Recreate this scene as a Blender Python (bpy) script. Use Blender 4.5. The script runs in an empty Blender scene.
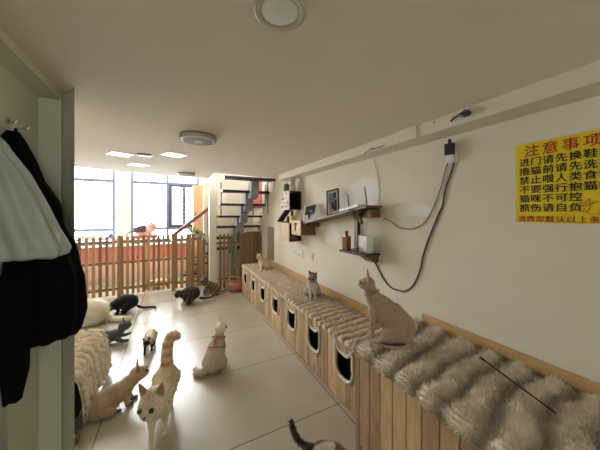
import bpy, bmesh, math, random
import numpy as np
from mathutils import Vector, Matrix, noise
PI = math.pi
random.seed(7)
SC = bpy.context.scene
COL = SC.collection

def lin(r, g, b):
    f = lambda v: (v/255/12.92) if v/255 <= .04045 else ((v/255+.055)/1.055)**2.4
    return (f(r), f(g), f(b), 1.0)

# ------------------------------------------------------------ camera
cam = bpy.data.cameras.new('camera')
cam.sensor_width = 36; cam.lens = 15.0; cam.shift_y = -12/600; cam.clip_start = .02
camo = bpy.data.objects.new('camera', cam); COL.objects.link(camo)
camo.location = (0, 0, 1.6)
camo.rotation_euler = (PI/2, 0, -math.radians(27.1))
SC.camera = camo

# ------------------------------------------------------------ world, daylight, exposure
w = bpy.data.worlds.new('sky'); SC.world = w; w.use_nodes = True
bg = w.node_tree.nodes['Background']
bg.inputs[0].default_value = (.82, .91, 1.0, 1); bg.inputs[1].default_value = 9.5

def area(name, loc, rot, sx, sy, power, col):
    l = bpy.data.lights.new(name, 'AREA'); l.shape = 'RECTANGLE'; l.size = sx; l.size_y = sy
    l.energy = power; l.color = col
    o = bpy.data.objects.new(name, l); COL.objects.link(o); o.location = loc; o.rotation_euler = rot
    return o
# daylight coming in through the big far windows
area('window_daylight', (-.7, 7.35, 2.05), (-PI/2, 0, 0), 3.4, 2.3, 470, (1.0, .985, .98))
# added fill light for the near end, behind the camera
area('back_fill_light', (.5, -3.0, 1.6), (math.radians(90), 0, 0), .58, .58, 9, (.95, 1.0, .80))
SC.view_settings.view_transform = 'Standard'; SC.view_settings.look = 'None'
SC.view_settings.gamma = 1; SC.view_settings.use_curve_mapping = False
SC.view_settings.exposure = 0.2

# ------------------------------------------------------------ materials
MATS = {}
def mat(name, col=(200, 200, 200), rough=.6, var=.0, vscale=8, bump=0, bscale=60, metal=0, vcol=False,
        stretch=None, emit=0, alpha=1, spec=.5, trans=0, sheen=0, coords='Object', knots=False):
    if name in MATS: return MATS[name]
    m = bpy.data.materials.new(name); m.use_nodes = True; nt = m.node_tree; N = nt.nodes; L = nt.links
    b = N['Principled BSDF']; b.inputs['Roughness'].default_value = rough; b.inputs['Metallic'].default_value = metal
    b.inputs['Specular IOR Level'].default_value = spec
    if sheen: b.inputs['Sheen Weight'].default_value = sheen
    if trans: b.inputs['Transmission Weight'].default_value = trans
    c = lin(*col)
    tc = N.new('ShaderNodeTexCoord'); mp = N.new('ShaderNodeMapping'); L.new(tc.outputs[coords], mp.inputs[0])
    if stretch: mp.inputs['Scale'].default_value = stretch
    src = None
    if vcol:
        a = N.new('ShaderNodeVertexColor'); a.layer_name = 'Col'; src = a.outputs[0]
    if var:
        nz = N.new('ShaderNodeTexNoise'); nz.inputs['Scale'].default_value = vscale; nz.inputs['Detail'].default_value = 5
        L.new(mp.outputs[0], nz.inputs[0])
        rp = N.new('ShaderNodeMapRange'); rp.inputs[1].default_value = .3; rp.inputs[2].default_value = .7
        rp.inputs[3].default_value = 1-var; rp.inputs[4].default_value = 1+var
        L.new(nz.outputs[0], rp.inputs[0])
        mx = N.new('ShaderNodeMix'); mx.data_type = 'RGBA'; mx.blend_type = 'MULTIPLY'; mx.inputs[0].default_value = 1
        if src: L.new(src, mx.inputs[6])
        else: mx.inputs[6].default_value = c
        L.new(rp.outputs[0], mx.inputs[7]); src = mx.outputs[2]
    if knots:
        mk = N.new('ShaderNodeMapping'); mk.inputs['Scale'].default_value = (9, 9, 2.6); L.new(tc.outputs[coords], mk.inputs[0])
        vo = N.new('ShaderNodeTexVoronoi'); vo.inputs['Scale'].default_value = .8; L.new(mk.outputs[0], vo.inputs[0])
        mk2 = N.new('ShaderNodeMapRange'); mk2.inputs[1].default_value = .07; mk2.inputs[2].default_value = .14; mk2.inputs[3].default_value = .75; mk2.inputs[4].default_value = 0
        L.new(vo.outputs[0], mk2.inputs[0]); m3_ = N.new('ShaderNodeMix'); m3_.data_type = 'RGBA'; L.new(mk2.outputs[0], m3_.inputs[0])
        L.new(src, m3_.inputs[6]); m3_.inputs[7].default_value = lin(84, 58, 36); src = m3_.outputs[2]
    if src: L.new(src, b.inputs['Base Color'])
    else: b.inputs['Base Color'].default_value = c
    if bump:
        n2 = N.new('ShaderNodeTexNoise'); n2.inputs['Scale'].default_value = bscale; n2.inputs['Detail'].default_value = 4
        L.new(mp.outputs[0], n2.inputs[0])
        bp = N.new('ShaderNodeBump'); bp.inputs['Strength'].default_value = bump; bp.inputs['Distance'].default_value = .01
        L.new(n2.outputs[0], bp.inputs['Height']); L.new(bp.outputs[0], b.inputs['Normal'])
    if emit:
        b.inputs['Emission Color'].default_value = c; b.inputs['Emission Strength'].default_value = emit
    MATS[name] = m
    return m
WALL = mat('white_painted_plaster', (226, 218, 200), .85, .03, 3, .12, 25)
CEIL = mat('ceiling_paint', (230, 220, 203), .9, .02, 2, .05, 20)
PART = mat('partition_paint', (216, 214, 196), .6, .03, 3)
PINE = mat('pine_planks', (205, 170, 122), .6, .16, 9, .2, 40, vcol=True, stretch=(5, 5, .7), knots=True)
BEAMW = mat('pine_board', (196, 160, 108), .6, .14, 10, .2, 40, stretch=(5, .6, 5))
DWOOD = mat('dark_walnut', (70, 42, 26), .45, .2, 10, .1, 40)
BLACKT = mat('black_tread', (22, 18, 17), .4, .2, 12)
BLK = mat('black_cloth', (9, 9, 12), .95, .2, 30, .3, 120, spec=.15)
BLKP = mat('black_plastic', (16, 16, 17), .4)
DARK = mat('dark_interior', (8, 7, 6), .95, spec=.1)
FUR = mat('cat_fur', rough=.8, vcol=True, spec=.2, sheen=.15, var=.10, vscale=60)
RUG = mat('faux_fur_pile', rough=.95, vcol=True, spec=.1, var=.14, vscale=14)
WHITE = mat('white_plastic', (232, 232, 226), .4)
WTRIM = mat('white_plush_trim', (236, 230, 215), .95, .1, 60, .5, 150, spec=.1)
STEEL = mat('grey_steel', (138, 144, 150), .45, .05, 10, metal=.2)
FRAME = mat('grey_window_frame', (118, 134, 160), .45)
DFRAME = mat('dark_window_frame', (62, 66, 88), .45)
CHROME = mat('chrome', (190, 190, 185), .2, metal=1)

# ------------------------------------------------------------ mesh helpers
def tag(o, label=None, cat=None, group=None, kind=None):
    if label: o['label'] = label
    if cat: o['category'] = cat
    if group: o['group'] = group
    if kind: o['kind'] = kind
    return o

def link(name, bm, m, parent=None, smooth=False):
    me = bpy.data.meshes.new(name); bmesh.ops.recalc_face_normals(bm, faces=bm.faces); bm.to_mesh(me); bm.free()
    if smooth: me.polygons.foreach_set('use_smooth', [True]*len(me.polygons))
    for q in (m if isinstance(m, list) else [m]): me.materials.append(q)
    o = bpy.data.objects.new(name, me); COL.objects.link(o)
    if parent: o.parent = parent
    return o

def empty(name, loc, rz, label, cat, group=None):
    o = bpy.data.objects.new(name, None); o.empty_display_size = .1; COL.objects.link(o)
    o.location = loc; o.rotation_euler = (0, 0, rz); tag(o, label, cat, group); return o

def box(bm, x0, x1, y0, y1, z0, z1, bev=0, mi=0, M=None, shade=None):
    vs = [bm.verts.new((x, y, z)) for x in (x0, x1) for y in (y0, y1) for z in (z0, z1)]
    fs = []
    for q in ((0, 1, 3, 2), (4, 6, 7, 5), (0, 4, 5, 1), (2, 3, 7, 6), (0, 2, 6, 4), (1, 5, 7, 3)):
        f = bm.faces.new([vs[i] for i in q]); f.material_index = mi; fs.append(f)
    if shade is not None:
        lay = bm.loops.layers.float_color.get('Col') or bm.loops.layers.float_color.new('Col')
        for f in fs:
            for l in f.loops: l[lay] = shade
    if bev:
        es = set(e for f in fs for e in f.edges)
        r = bmesh.ops.bevel(bm, geom=list(es), offset=bev, segments=2, affect='EDGES', profile=.6)
        vs = list(set(v for f in r['faces'] for v in f.verts) | set(v for v in vs if v.is_valid))
    if M is not None: bmesh.ops.transform(bm, matrix=M, verts=[v for v in vs if v.is_valid])
    return vs

def boxo(name, d, m, parent=None, bev=0, M=None, shade=None):
    bm = bmesh.new(); box(bm, *d, bev=bev, M=M, shade=shade); return link(name, bm, m, parent)

def cyl(bm, p0, p1, r0, r1=None, seg=16, cap=True):
    r1 = r0 if r1 is None else r1
    p0 = Vector(p0); p1 = Vector(p1); d = (p1-p0); q = d.to_track_quat('Z', 'Y')
    rings = []
    for p, r in ((p0, r0), (p1, r1)):
        rings.append([bm.verts.new(p + q @ Vector((r*math.cos(a), r*math.sin(a), 0))) for a in [2*PI*i/seg for i in range(seg)]])
    for i in range(seg):
        bm.faces.new([rings[0][i], rings[0][(i+1) % seg], rings[1][(i+1) % seg], rings[1][i]])
    if cap: bm.faces.new(rings[0][::-1]); bm.faces.new(rings[1])

def lathe(bm, prof, seg=32, c=(0, 0, 0)):
    rings = []
    for r, z in prof:
        rings.append([bm.verts.new((c[0]+max(r, 1e-4)*math.cos(2*PI*i/seg), c[1]+max(r, 1e-4)*math.sin(2*PI*i/seg), c[2]+z)) for i in range(seg)])
    for a, b in zip(rings, rings[1:]):
        for i in range(seg): bm.faces.new([a[i], a[(i+1) % seg], b[(i+1) % seg], b[i]])
    bm.faces.new(rings[0]); bm.faces.new(rings[-1])

def catmull(pts, n=8):
    P = [Vector(p) for p in pts]; P = [P[0]*2-P[1]] + P + [P[-1]*2-P[-2]]; out = []
    for i in range(1, len(P)-2):
        for k in range(n):
            t = k/n; a, b, c, d = P[i-1:i+3]
            out.append(.5*((2*b)+(c-a)*t+(2*a-5*b+4*c-d)*t*t+(3*b-a-3*c+d)*t**3))
    out.append(P[-2]); return out

def tube(bm, pts, r, seg=8, n=8):
    pts = catmull(pts, n) if n > 1 else [Vector(p) for p in pts]
    N_ = len(pts); rf = r if callable(r) else (lambda t: r)
    rings = []
    up = Vector((0, 0, 1))
    for i, p in enumerate(pts):
        d = (pts[min(i+1, N_-1)]-pts[max(i-1, 0)]).normalized()
        a = d.cross(up)
        if a.length < .05: a = d.cross(Vector((1, 0, 0)))
        a.normalize(); b = d.cross(a)
        rr = rf(i/(N_-1))
        rings.append([bm.verts.new(p + a*rr*math.cos(2*PI*k/seg) + b*rr*math.sin(2*PI*k/seg)) for k in range(seg)])
    for a, b in zip(rings, rings[1:]):
        for i in range(seg): bm.faces.new([a[i], a[(i+1) % seg], b[(i+1) % seg], b[i]])
    bm.faces.new(rings[0]); bm.faces.new(rings[-1])

def prism(bm, poly, plane, a, b, mi=0):
    """poly: 2D list; plane 'x' -> (a, u, v); 'y' -> (u, a, v); 'z' -> (u, v, a)"""
    f = {'x': lambda u, v, h: (h, u, v), 'y': lambda u, v, h: (u, h, v), 'z': lambda u, v, h: (u, v, h)}[plane]
    A = [bm.verts.new(f(u, v, a)) for u, v in poly]; B = [bm.verts.new(f(u, v, b)) for u, v in poly]
    n = len(poly)
    for i in range(n):
        q = bm.faces.new([A[i], A[(i+1) % n], B[(i+1) % n], B[i]]); q.material_index = mi
    for r in (A[::-1], B):
        q = bm.faces.new(r); q.material_index = mi

def struct(name, d, m, bev=0):
    return tag(boxo(name, d, m, bev=bev), kind='structure')

# ============================================================ ROOM SHELL
XW = 1.79            # right wall plane
ZC = 2.243           # ceiling
YF = 7.0             # window wall
# floor: large glazed tiles with dark joints
fm = bpy.data.materials.new('floor_tile'); fm.use_nodes = True
nt = fm.node_tree; N = nt.nodes; L = nt.links; b = N['Principled BSDF']
tc = N.new('ShaderNodeTexCoord'); mp = N.new('ShaderNodeMapping'); L.new(tc.outputs['Object'], mp.inputs[0])
mp.inputs['Location'].default_value = (.483, -.02, 0)
bk = N.new('ShaderNodeTexBrick'); bk.offset = 0; bk.squash = 1
bk.inputs['Scale'].default_value = 1; bk.inputs['Brick Width'].default_value = 1.72; bk.inputs['Row Height'].default_value = .85
bk.inputs['Mortar Size'].default_value = .004; bk.inputs['Mortar Smooth'].default_value = .2
bk.inputs['Color1'].default_value = lin(184, 175, 156); bk.inputs['Color2'].default_value = lin(179, 170, 151)
bk.inputs['Mortar'].default_value = lin(92, 88, 82)
L.new(mp.outputs[0], bk.inputs[0])
nz = N.new('ShaderNodeTexNoise'); nz.inputs['Scale'].default_value = 1.6; nz.inputs['Detail'].default_value = 6
L.new(tc.outputs['Object'], nz.inputs[0])
mr = N.new('ShaderNodeMapRange'); mr.inputs[1].default_value = .3; mr.inputs[2].default_value = .7; mr.inputs[3].default_value = .9; mr.inputs[4].default_value = 1.06
L.new(nz.outputs[0], mr.inputs[0])
mx = N.new('ShaderNodeMix'); mx.data_type = 'RGBA'; mx.blend_type = 'MULTIPLY'; mx.inputs[0].default_value = 1
L.new(bk.outputs[0], mx.inputs[6]); L.new(mr.outputs[0], mx.inputs[7]); L.new(mx.outputs[2], b.inputs['Base Color'])
mr2 = N.new('ShaderNodeMapRange'); mr2.inputs[3].default_value = .255; mr2.inputs[4].default_value = .28
L.new(nz.outputs[0], mr2.inputs[0]); L.new(mr2.outputs[0], b.inputs['Roughness'])
b.inputs['Specular IOR Level'].default_value = .9
struct('floor', (-3.0, 2.2, -3.0, 7.2, -.1, 0), fm)

# lower ceiling with a straight slanted edge and the stair opening cut into it
bm = bmesh.new()
prism(bm, [(-3.0, -3.0), (2.0, -3.0), (2.0, 4.46), (.80, 4.18), (.60, 4.18), (.60, 4.90), (-.06, 4.91), (-1.2, 4.54), (-3.0, 3.98)], 'z', ZC, ZC+.18)
tag(link('ceiling', bm, CEIL), kind='structure')
tag(boxo('ceiling', (-3.0, 2.2, 3.5, 7.2, 3.15, 3.3), CEIL), kind='structure').name = 'ceiling.001'
wr = struct('wall_right', (XW, XW+.15, -3.0, 7.2, 0, 3.2), WALL)
# repainted whiter patches on the right wall
wm = WALL.copy(); wm.name = 'patched_plaster'; nt = wm.node_tree; N = nt.nodes; L = nt.links; pb = N['Principled BSDF']
src = pb.inputs['Base Color'].links[0].from_socket; ge = N.new('ShaderNodeTexCoord')
for (py, pz, ry, rz) in ((2.05, 1.80, .34, .20), (2.62, 1.33, .20, .15), (1.45, 1.62, .22, .07)):
    sx = N.new('ShaderNodeSeparateXYZ'); L.new(ge.outputs['Object'], sx.inputs[0])
    t = []
    for ax, c0, r0 in ((1, py, ry), (2, pz, rz)):
        m1 = N.new('ShaderNodeMath'); m1.operation = 'SUBTRACT'; L.new(sx.outputs[ax], m1.inputs[0]); m1.inputs[1].default_value = c0
        m2 = N.new('ShaderNodeMath'); m2.operation = 'DIVIDE'; L.new(m1.outputs[0], m2.inputs[0]); m2.inputs[1].default_value = r0
        m3 = N.new('ShaderNodeMath'); m3.operation = 'POWER'; m3.inputs[1].default_value = 2; m4 = N.new('ShaderNodeMath'); m4.operation = 'ABSOLUTE'
        L.new(m2.outputs[0], m4.inputs[0]); L.new(m4.outputs[0], m3.inputs[0]); t.append(m3)
    ad_ = N.new('ShaderNodeMath'); L.new(t[0].outputs[0], ad_.inputs[0]); L.new(t[1].outputs[0], ad_.inputs[1])
    ng = N.new('ShaderNodeTexNoise'); ng.inputs['Scale'].default_value = 7; L.new(ge.outputs['Object'], ng.inputs[0])
    a2 = N.new('ShaderNodeMath'); a2.operation = 'MULTIPLY_ADD'; L.new(ng.outputs[0], a2.inputs[0]); a2.inputs[1].default_value = 1.2; L.new(ad_.outputs[0], a2.inputs[2])
    mr_ = N.new('ShaderNodeMapRange'); mr_.inputs[1].default_value = 1.5; mr_.inputs[2].default_value = 1.0; mr_.inputs[3].default_value = 0; mr_.inputs[4].default_value = .8; L.new(a2.outputs[0], mr_.inputs[0])
    mx_ = N.new('ShaderNodeMix'); mx_.data_type = 'RGBA'; L.new(mr_.outputs[0], mx_.inputs[0]); L.new(src, mx_.inputs[6]); mx_.inputs[7].default_value = lin(244, 242, 236); src = mx_.outputs[2]
L.new(src, pb.inputs['Base Color']); wr.data.materials[0] = wm
# side walls on the left
struct('wall_left', (-.80, -.62, -3.0, 1.78, 0, ZC), PART)
struct('wall_left', (-3.0, -.53, 1.78, 1.88, 0, ZC), PART).name = 'wall_left_return'
struct('wall_left', (-3.1, -3.0, 1.78, 7.2, 0, 3.2), WALL).name = 'wall_left_far'
bm = bmesh.new(); prism(bm, [(-.531, 1.80), (-.446, 1.67), (-.503, 1.88), (-.531, 1.88)], 'z', 0, ZC)
tag(link('trim_1', bm, mat('door_casing', (222, 222, 206), .5)), kind='structure')
tag(boxo('trim_2', (-.62, -.53, -3.0, 1.78, 2.205, ZC), PART), kind='structure')
# beam boxed in along the right wall under the ceiling
bm = bmesh.new(); box(bm, 1.60, XW, -3.0, 3.93, 2.153, ZC)
tag(link('trim_3', bm, WALL), kind='structure')
tag(boxo('trim_4', (1.585, 1.62, 1.24, 1.42, 2.148, ZC), WALL, bev=.003), kind='structure')
# unseen back wall; the small opening is added to let in fill light
bm = bmesh.new()
box(bm, -.62, .2, -3.1, -3.0, 0, ZC); box(bm, .8, XW, -3.1, -3.0, 0, ZC); box(bm, .2, .8, -3.1, -3.0, 1.9, ZC); box(bm, .2, .8, -3.1, -3.0, 0, 1.3)
tag(link('wall_back', bm, WALL), kind='structure')
# window wall
bm = bmesh.new()
box(bm, -3.0, -1.93, YF, YF+.12, 0, 3.2)
box(bm, -1.16, -.86, YF, YF+.12, 0, 3.2)
box(bm, .62, XW, YF, YF+.12, 0, 3.2)
box(bm, -1.93, -1.16, YF, YF+.12, 0, .86); box(bm, -.86, .62, YF, YF+.12, 0, .86)
box(bm, -1.93, -1.16, YF, YF+.12, 3.0, 3.2); box(bm, -.86, .62, YF, YF+.12, 3.0, 3.2)
tag(link('wall_far', bm, WALL), kind='structure')
# glass
gm = bpy.data.materials.new('window_glass'); gm.use_nodes = True
nt = gm.node_tree; nt.nodes.clear(); o_ = nt.nodes.new('ShaderNodeOutputMaterial'); t_ = nt.nodes.new('ShaderNodeBsdfTransparent')
g_ = nt.nodes.new('ShaderNodeBsdfGlossy'); g_.inputs['Roughness'].default_value = .02; ms = nt.nodes.new('ShaderNodeMixShader'); ms.inputs[0].default_value = .07
t_.inputs[0].default_value = (.97, .985, 1, 1)
nt.links.new(t_.outputs[0], ms.inputs[1]); nt.links.new(g_.outputs[0], ms.inputs[2]); nt.links.new(ms.outputs[0], o_.inputs[0])

def window(name, x0, x1, z0, z1, mull, rails, casement=None):
    bm = bmesh.new(); y0, y1 = YF+.02, YF+.08; t = .055
    box(bm, x0, x0+t, y0, y1, z0, z1); box(bm, x1-t, x1, y0, y1, z0, z1)
    box(bm, x0+t, x1-t, y0, y1, z1-t, z1); box(bm, x0+t, x1-t, y0, y1, z0, z0+t)
    for m_ in mull: box(bm, m_-.03, m_+.03, y0+.002, y1-.002, z0+t, z1-t)
    for r_ in rails: box(bm, x0+t, x1-t, y0+.004, y1-.004, r_-.035, r_+.035)
    wdw = tag(link(name, bm, FRAME), kind='structure')
    boxo('glass_pane', (x0+t, x1-t, YF+.045, YF+.05, z0+t, z1-t), gm, wdw)
    bm = bmesh.new()                                     # patterned film strip along the transom
    for r_ in rails[:1]:
        k = x0+t+.02
        while k < x1-t-.06:
            box(bm, k, k+.035, y0-.004, y0, r_+.0, r_+.022); box(bm, k+.02, k+.05, y0-.004, y0, r_-.022, r_-.004); k += .075
    link('film_pattern', bm, mat('blue_film', (96, 104, 170), .6), wdw)
    return wdw
window('window_1', -1.93, -1.16, .86, 3.0, [], [2.33, 1.22])
w2 = window('window_2', -.86, .62, .86, 3.0, [-.10], [2.33, 1.22])
# dark opening casement with security bars in the right half of window 2
bm = bmesh.new(); y0, y1 = YF-.03, YF+.03
for d in ((-.07, -.01, 1.25, 2.3), (.55, .60, 1.25, 2.3), (.24, .30, 1.25, 2.3)): box(bm, d[0], d[1], y0, y1, d[2], d[3])
box(bm, -.01, .55, y0+.002, y1-.002, 2.25, 2.3); box(bm, -.01, .55, y0+.002, y1-.002, 1.25, 1.31)
cf_ = link('casement_frame', bm, DFRAME, w2)
boxo('casement_handle', (.30, .36, YF-.06, YF-.03, 1.72, 1.75), BLKP, cf_)
bm = bmesh.new()
for k in range(9): z = 1.36+k*.105; cyl(bm, (-.05, YF+.15, z), (.6, YF+.15, z), .012, seg=8)
for x in (.0, .28, .58): cyl(bm, (x, YF+.15, 1.28), (x, YF+.15, 2.3), .012, seg=8)
link('security_bars', bm, mat('bar_steel', (120, 96, 104), .5), w2)
# coloured wainscot under the windows
PINK = mat('red_pink_panel', (224, 134, 124), .6, .06, 4); PEACH = mat('peach_panel', (238, 202, 186), .6, .05, 4)
bm = bmesh.new(); box(bm, -2.6, .3, YF-.03, YF, .50, .84, mi=0); box(bm, -2.6, .3, YF-.025, YF, .12, .50, mi=1)
tag(link('trim_5', bm, [PINK, PEACH]), kind='structure')
struct('trim_6', (-2.6, .62, YF-.14, YF+.02, .84, .87), WHITE)
# wall behind the staircase
struct('wall_stair', (.64, XW, 6.05, 6.15, 0, 3.2), WALL)
# square column
tag(boxo('column', (.69, .83, 5.45, 5.62, 0, 3.2), WALL, bev=.008), kind='structure').name = 'trim_7'

# ============================================================ BENCHES (cat houses)
def plank_shade():
    k = random.uniform(.78, 1.08); base = (206*k, 174*k*random.uniform(.97, 1.02), 132*k)
    return lin(*[min(255, v) for v in base])

def cat_face(cy, cz, w, h, n=10):
    """outline of a cat-head shaped opening, (y, z) pairs, counter clockwise"""
    P = []
    a = w/2
    pts = [(-a, h*.30), (-a*.99, h*.54), (-a*.50, h*.30), (0, h*.27), (a*.50, h*.30), (a*.99, h*.54), (a, h*.30), (a*1.0, 0), (a*.96, -h*.22), (a*.70, -h*.42), (0, -h*.5), (-a*.70, -h*.42), (-a*.96, -h*.22), (-a*1.0, 0)]
    return [(cy+y, cz+z) for y, z in pts]

def bench(name, x0, x1, y0, y1, top, label, holes, pw):
    root = empty(name, (0, 0, 0), 0, label, 'bench')
    bm = bmesh.new(); bm.loops.layers.float_color.new('Col')
    # frame top and back
    box(bm, x0+.015, x1, y0, y1, top-.03, top, shade=plank_shade())
    box(bm, x0+.02, x1, y1-.02, y1, .02, top-.03, shade=plank_shade())
    box(bm, x0+.02, x1, y0, y0+.02, .02, top-.03, shade=plank_shade())
    link('bench_top', bm, PINE, root)
    bm = bmesh.new(); bm.loops.layers.float_color.new('Col')
    y = y0
    spans = []
    for c in holes: spans.append((c-.130, c+.130))
    while y < y1-.01:
        ww = min(pw, y1-y)
        if any(a < y+ww-.001 and b_ > y+.001 for a, b_ in spans):
            # plank cut by an opening: slice at the outline
            for c in holes:
                if c-.130 < y+ww and c+.130 > y:
                    n = 8
                    sh = plank_shade()
                    for k in range(n):
                        ya = y+.002+(ww-.004)*k/n; yb = y+.002+(ww-.004)*(k+1)/n; ym = (ya+yb)/2-c
                        if abs(ym) >= .116: box(bm, x0, x0+.018, ya, yb, .01, top-.012, shade=sh); continue
                        u = abs(ym)/.116
                        zt = .355 + (.075+.065*max(0, (u-.30)/.7) if u < .97 else .06)
                        zb = .355 - .134*math.sqrt(max(0, 1-u**4*.9))
                        box(bm, x0, x0+.018, ya, yb, .01, zb, shade=sh); box(bm, x0, x0+.018, ya, yb, zt, top-.012, shade=sh)
                    break
        else:
            box(bm, x0, x0+.018, y+.0035, y+ww-.0035, .01, top-.012, shade=plank_shade())
        y += ww
    pf_ = link('plank_front', bm, PINE, root)
    boxo('dark_sheet', (x0+.04, x0+.045, y0+.02, y1-.02, .01, top-.03), DARK, root)  # near-black sheet paints the shade behind the plank gaps and openings
    for c in holes:
        outline = []
        for k in range(40):
            pass
        pts = cat_face(c, .355, .234, .27)
        cl = catmull([(x0-.004, p[0], p[1]) for p in pts+[pts[0]]], 4)
        bm = bmesh.new(); tube(bm, cl, .013, 8, 1)
        for v in bm.verts: v.co += Vector(noise.noise_vector(v.co*60))*.005
        link('opening_trim', bm, WTRIM, pf_, True)
    return root
far = bench('cat_house_bench', 1.27, XW-.002, 1.33, 5.1, .533, 'long low pine bench with seven cat-head openings along the right wall', [4.80, 4.28, 3.76, 3.22, 2.70, 2.18, 1.68], .066)
boxo('back_board', (XW-.03, XW-.003, 1.34, 5.1, .533, .64), BEAMW, far, .003)
near = bench('plank_bench', 1.095, XW-.002, -1.2, 1.325, .72, 'higher pine plank bench at the near right end, without openings', [], .092)
boxo('back_board', (XW-.03, XW-.003, -1.2, 1.325, .72, .80), BEAMW, near, .003)

def add_blades(me_verts, me_faces, cols, P, Nn, C, length, width, lean, rng):
    """append thin three-sided hair tufts; P, Nn, C numpy arrays"""
    n = len(P)
    t = rng.normal(size=(n, 3)); t -= (t*Nn).sum(1)[:, None]*Nn; t /= np.linalg.norm(t, axis=1)[:, None]
    s = np.cross(Nn, t)
    L_ = length*rng.uniform(.5, 1.1, size=(n, 1))
    tip = P + Nn*L_*(1-lean.reshape(-1, 1) if hasattr(lean, 'reshape') else 1) + t*L_*.5
    a = P + s*width - Nn*.002; b_ = P - s*width - Nn*.002
    base = len(me_verts)
    V = np.empty((n*3, 3)); V[0::3] = a; V[1::3] = b_; V[2::3] = tip
    me_verts = np.vstack([me_verts, V]); F = np.arange(n*3).reshape(n, 3)+base
    k = rng.uniform(.82, 1.12, size=(n, 1)); CC = np.clip(C*k, 0, 1)
    cols = np.vstack([cols, np.repeat(CC, 3, axis=0)])
    return me_verts, me_faces+F.tolist(), cols

def mesh_np(name, V, F, C, m, parent=None, smooth=True):
    me = bpy.data.meshes.new(name); me.from_pydata(V.tolist() if hasattr(V, 'tolist') else V, [], F); me.update()
    ca = me.color_attributes.new('Col', 'FLOAT_COLOR', 'POINT')
    A = np.ones((len(V), 4)); A[:, :3] = C; ca.data.foreach_set('color', A.ravel())
    if smooth: me.polygons.foreach_set('use_smooth', [True]*len(me.polygons))
    me.materials.append(m); o = bpy.data.objects.new(name, me); COL.objects.link(o)
    if parent: o.parent = parent
    return o

def sheet(name, path, v0, v1, along, period, amp, thick, col, blade, nbl, seed, du=.012, dv=.012, phase_noise=.35):
    """Deep-pile rug: a sheet following a 2D path (list of points in the cross-section) swept from v0 to v1.
    along: function (u point 2D, v) -> 3D ; ridges run along the path."""
    rng = np.random.default_rng(seed)
    P = [Vector(p) for p in path]; L_ = [0]
    for a, b_ in zip(P, P[1:]): L_.append(L_[-1]+(b_-a).length)
    nu = int(L_[-1]/du)+1; nv = int((v1-v0)/dv)+1
    V = []; NV = []
    def pt(s):
        for i in range(len(P)-1):
            if s <= L_[i+1] or i == len(P)-2:
                t = (s-L_[i])/(L_[i+1]-L_[i]); return P[i].lerp(P[i+1], t)
    ref = [pt(L_[-1]*i/(nu-1)) for i in range(nu)]
    nor = []
    for i in range(nu):
        d = ref[min(i+2, nu-1)]-ref[max(i-2, 0)]; n = Vector((-d.y, d.x)); n.normalize(); nor.append(n)
    H = np.zeros((nu, nv)); G = np.zeros((nu, nv, 3)); NN = np.zeros((nu, nv, 3))
    for i in range(nu):
        for j in range(nv):
            v = v0+(v1-v0)*j/(nv-1); s = L_[-1]*i/(nu-1)
            ph = v/period*2*PI + phase_noise*6*noise.noise(Vector((s*2.2, v*1.3, seed))) + 1.0*noise.noise(Vector((s*9, v*7, seed+3)))
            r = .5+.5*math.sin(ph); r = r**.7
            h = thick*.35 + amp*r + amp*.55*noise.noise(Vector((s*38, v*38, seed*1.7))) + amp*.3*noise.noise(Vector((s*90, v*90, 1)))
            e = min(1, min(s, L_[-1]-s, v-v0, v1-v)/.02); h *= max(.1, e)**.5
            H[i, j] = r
            q = ref[i]+nor[i]*max(h, .002)
            G[i, j] = along(q.x, q.y, v + .004*noise.noise(Vector((s*40, v*40, 9))))
            p0 = along(ref[i].x, ref[i].y, v); p1 = along(ref[i].x+nor[i].x, ref[i].y+nor[i].y, v)
            NN[i, j] = np.array(p1)-np.array(p0)
    V = G.reshape(-1, 3); nrm = NN.reshape(-1, 3); h = H.reshape(-1)
    hi = np.array(lin(*col)[:3]); lo = np.array(lin(*[c*.72 for c in col])[:3]); kk = np.clip(h*1.25, 0, 1)[:, None]; C = lo[None]*(1-kk)+hi[None]*kk   # pile: darker in the grooves, paler on the ridges
    F = [[i*nv+j, i*nv+j+1, (i+1)*nv+j+1, (i+1)*nv+j] for i in range(nu-1) for j in range(nv-1)]
    # underside so that the rug has thickness
    base = len(V); U = np.array([along(ref[i].x+nor[i].x*.0012, ref[i].y+nor[i].y*.0012, v0+(v1-v0)*j/(nv-1)) for i in range(nu) for j in (0, nv-1)])
    V2 = np.vstack([V, U]); C2 = np.vstack([C, np.repeat(hi[None]*.8, len(U), 0)])
    for i in range(nu-1):
        a = base+2*i; F.append([a, a+2, a+3, a+1])
        F.append([i*nv, (i+1)*nv, a+2, a]); F.append([i*nv+nv-1, a+1, a+3, (i+1)*nv+nv-1])
    idx = rng.choice(len(V), nbl, p=(h*.8+.2)/(h*.8+.2).sum())
    Pb = V[idx]+rng.normal(size=(nbl, 3))*np.array([du, dv, 0])*.4; Nb = nrm[idx]
    V2, F, C2 = add_blades(V2, F, C2, Pb, Nb, C[idx], blade, .0022, 0, rng)
    return mesh_np(name, V2, F, C2, RUG)

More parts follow.
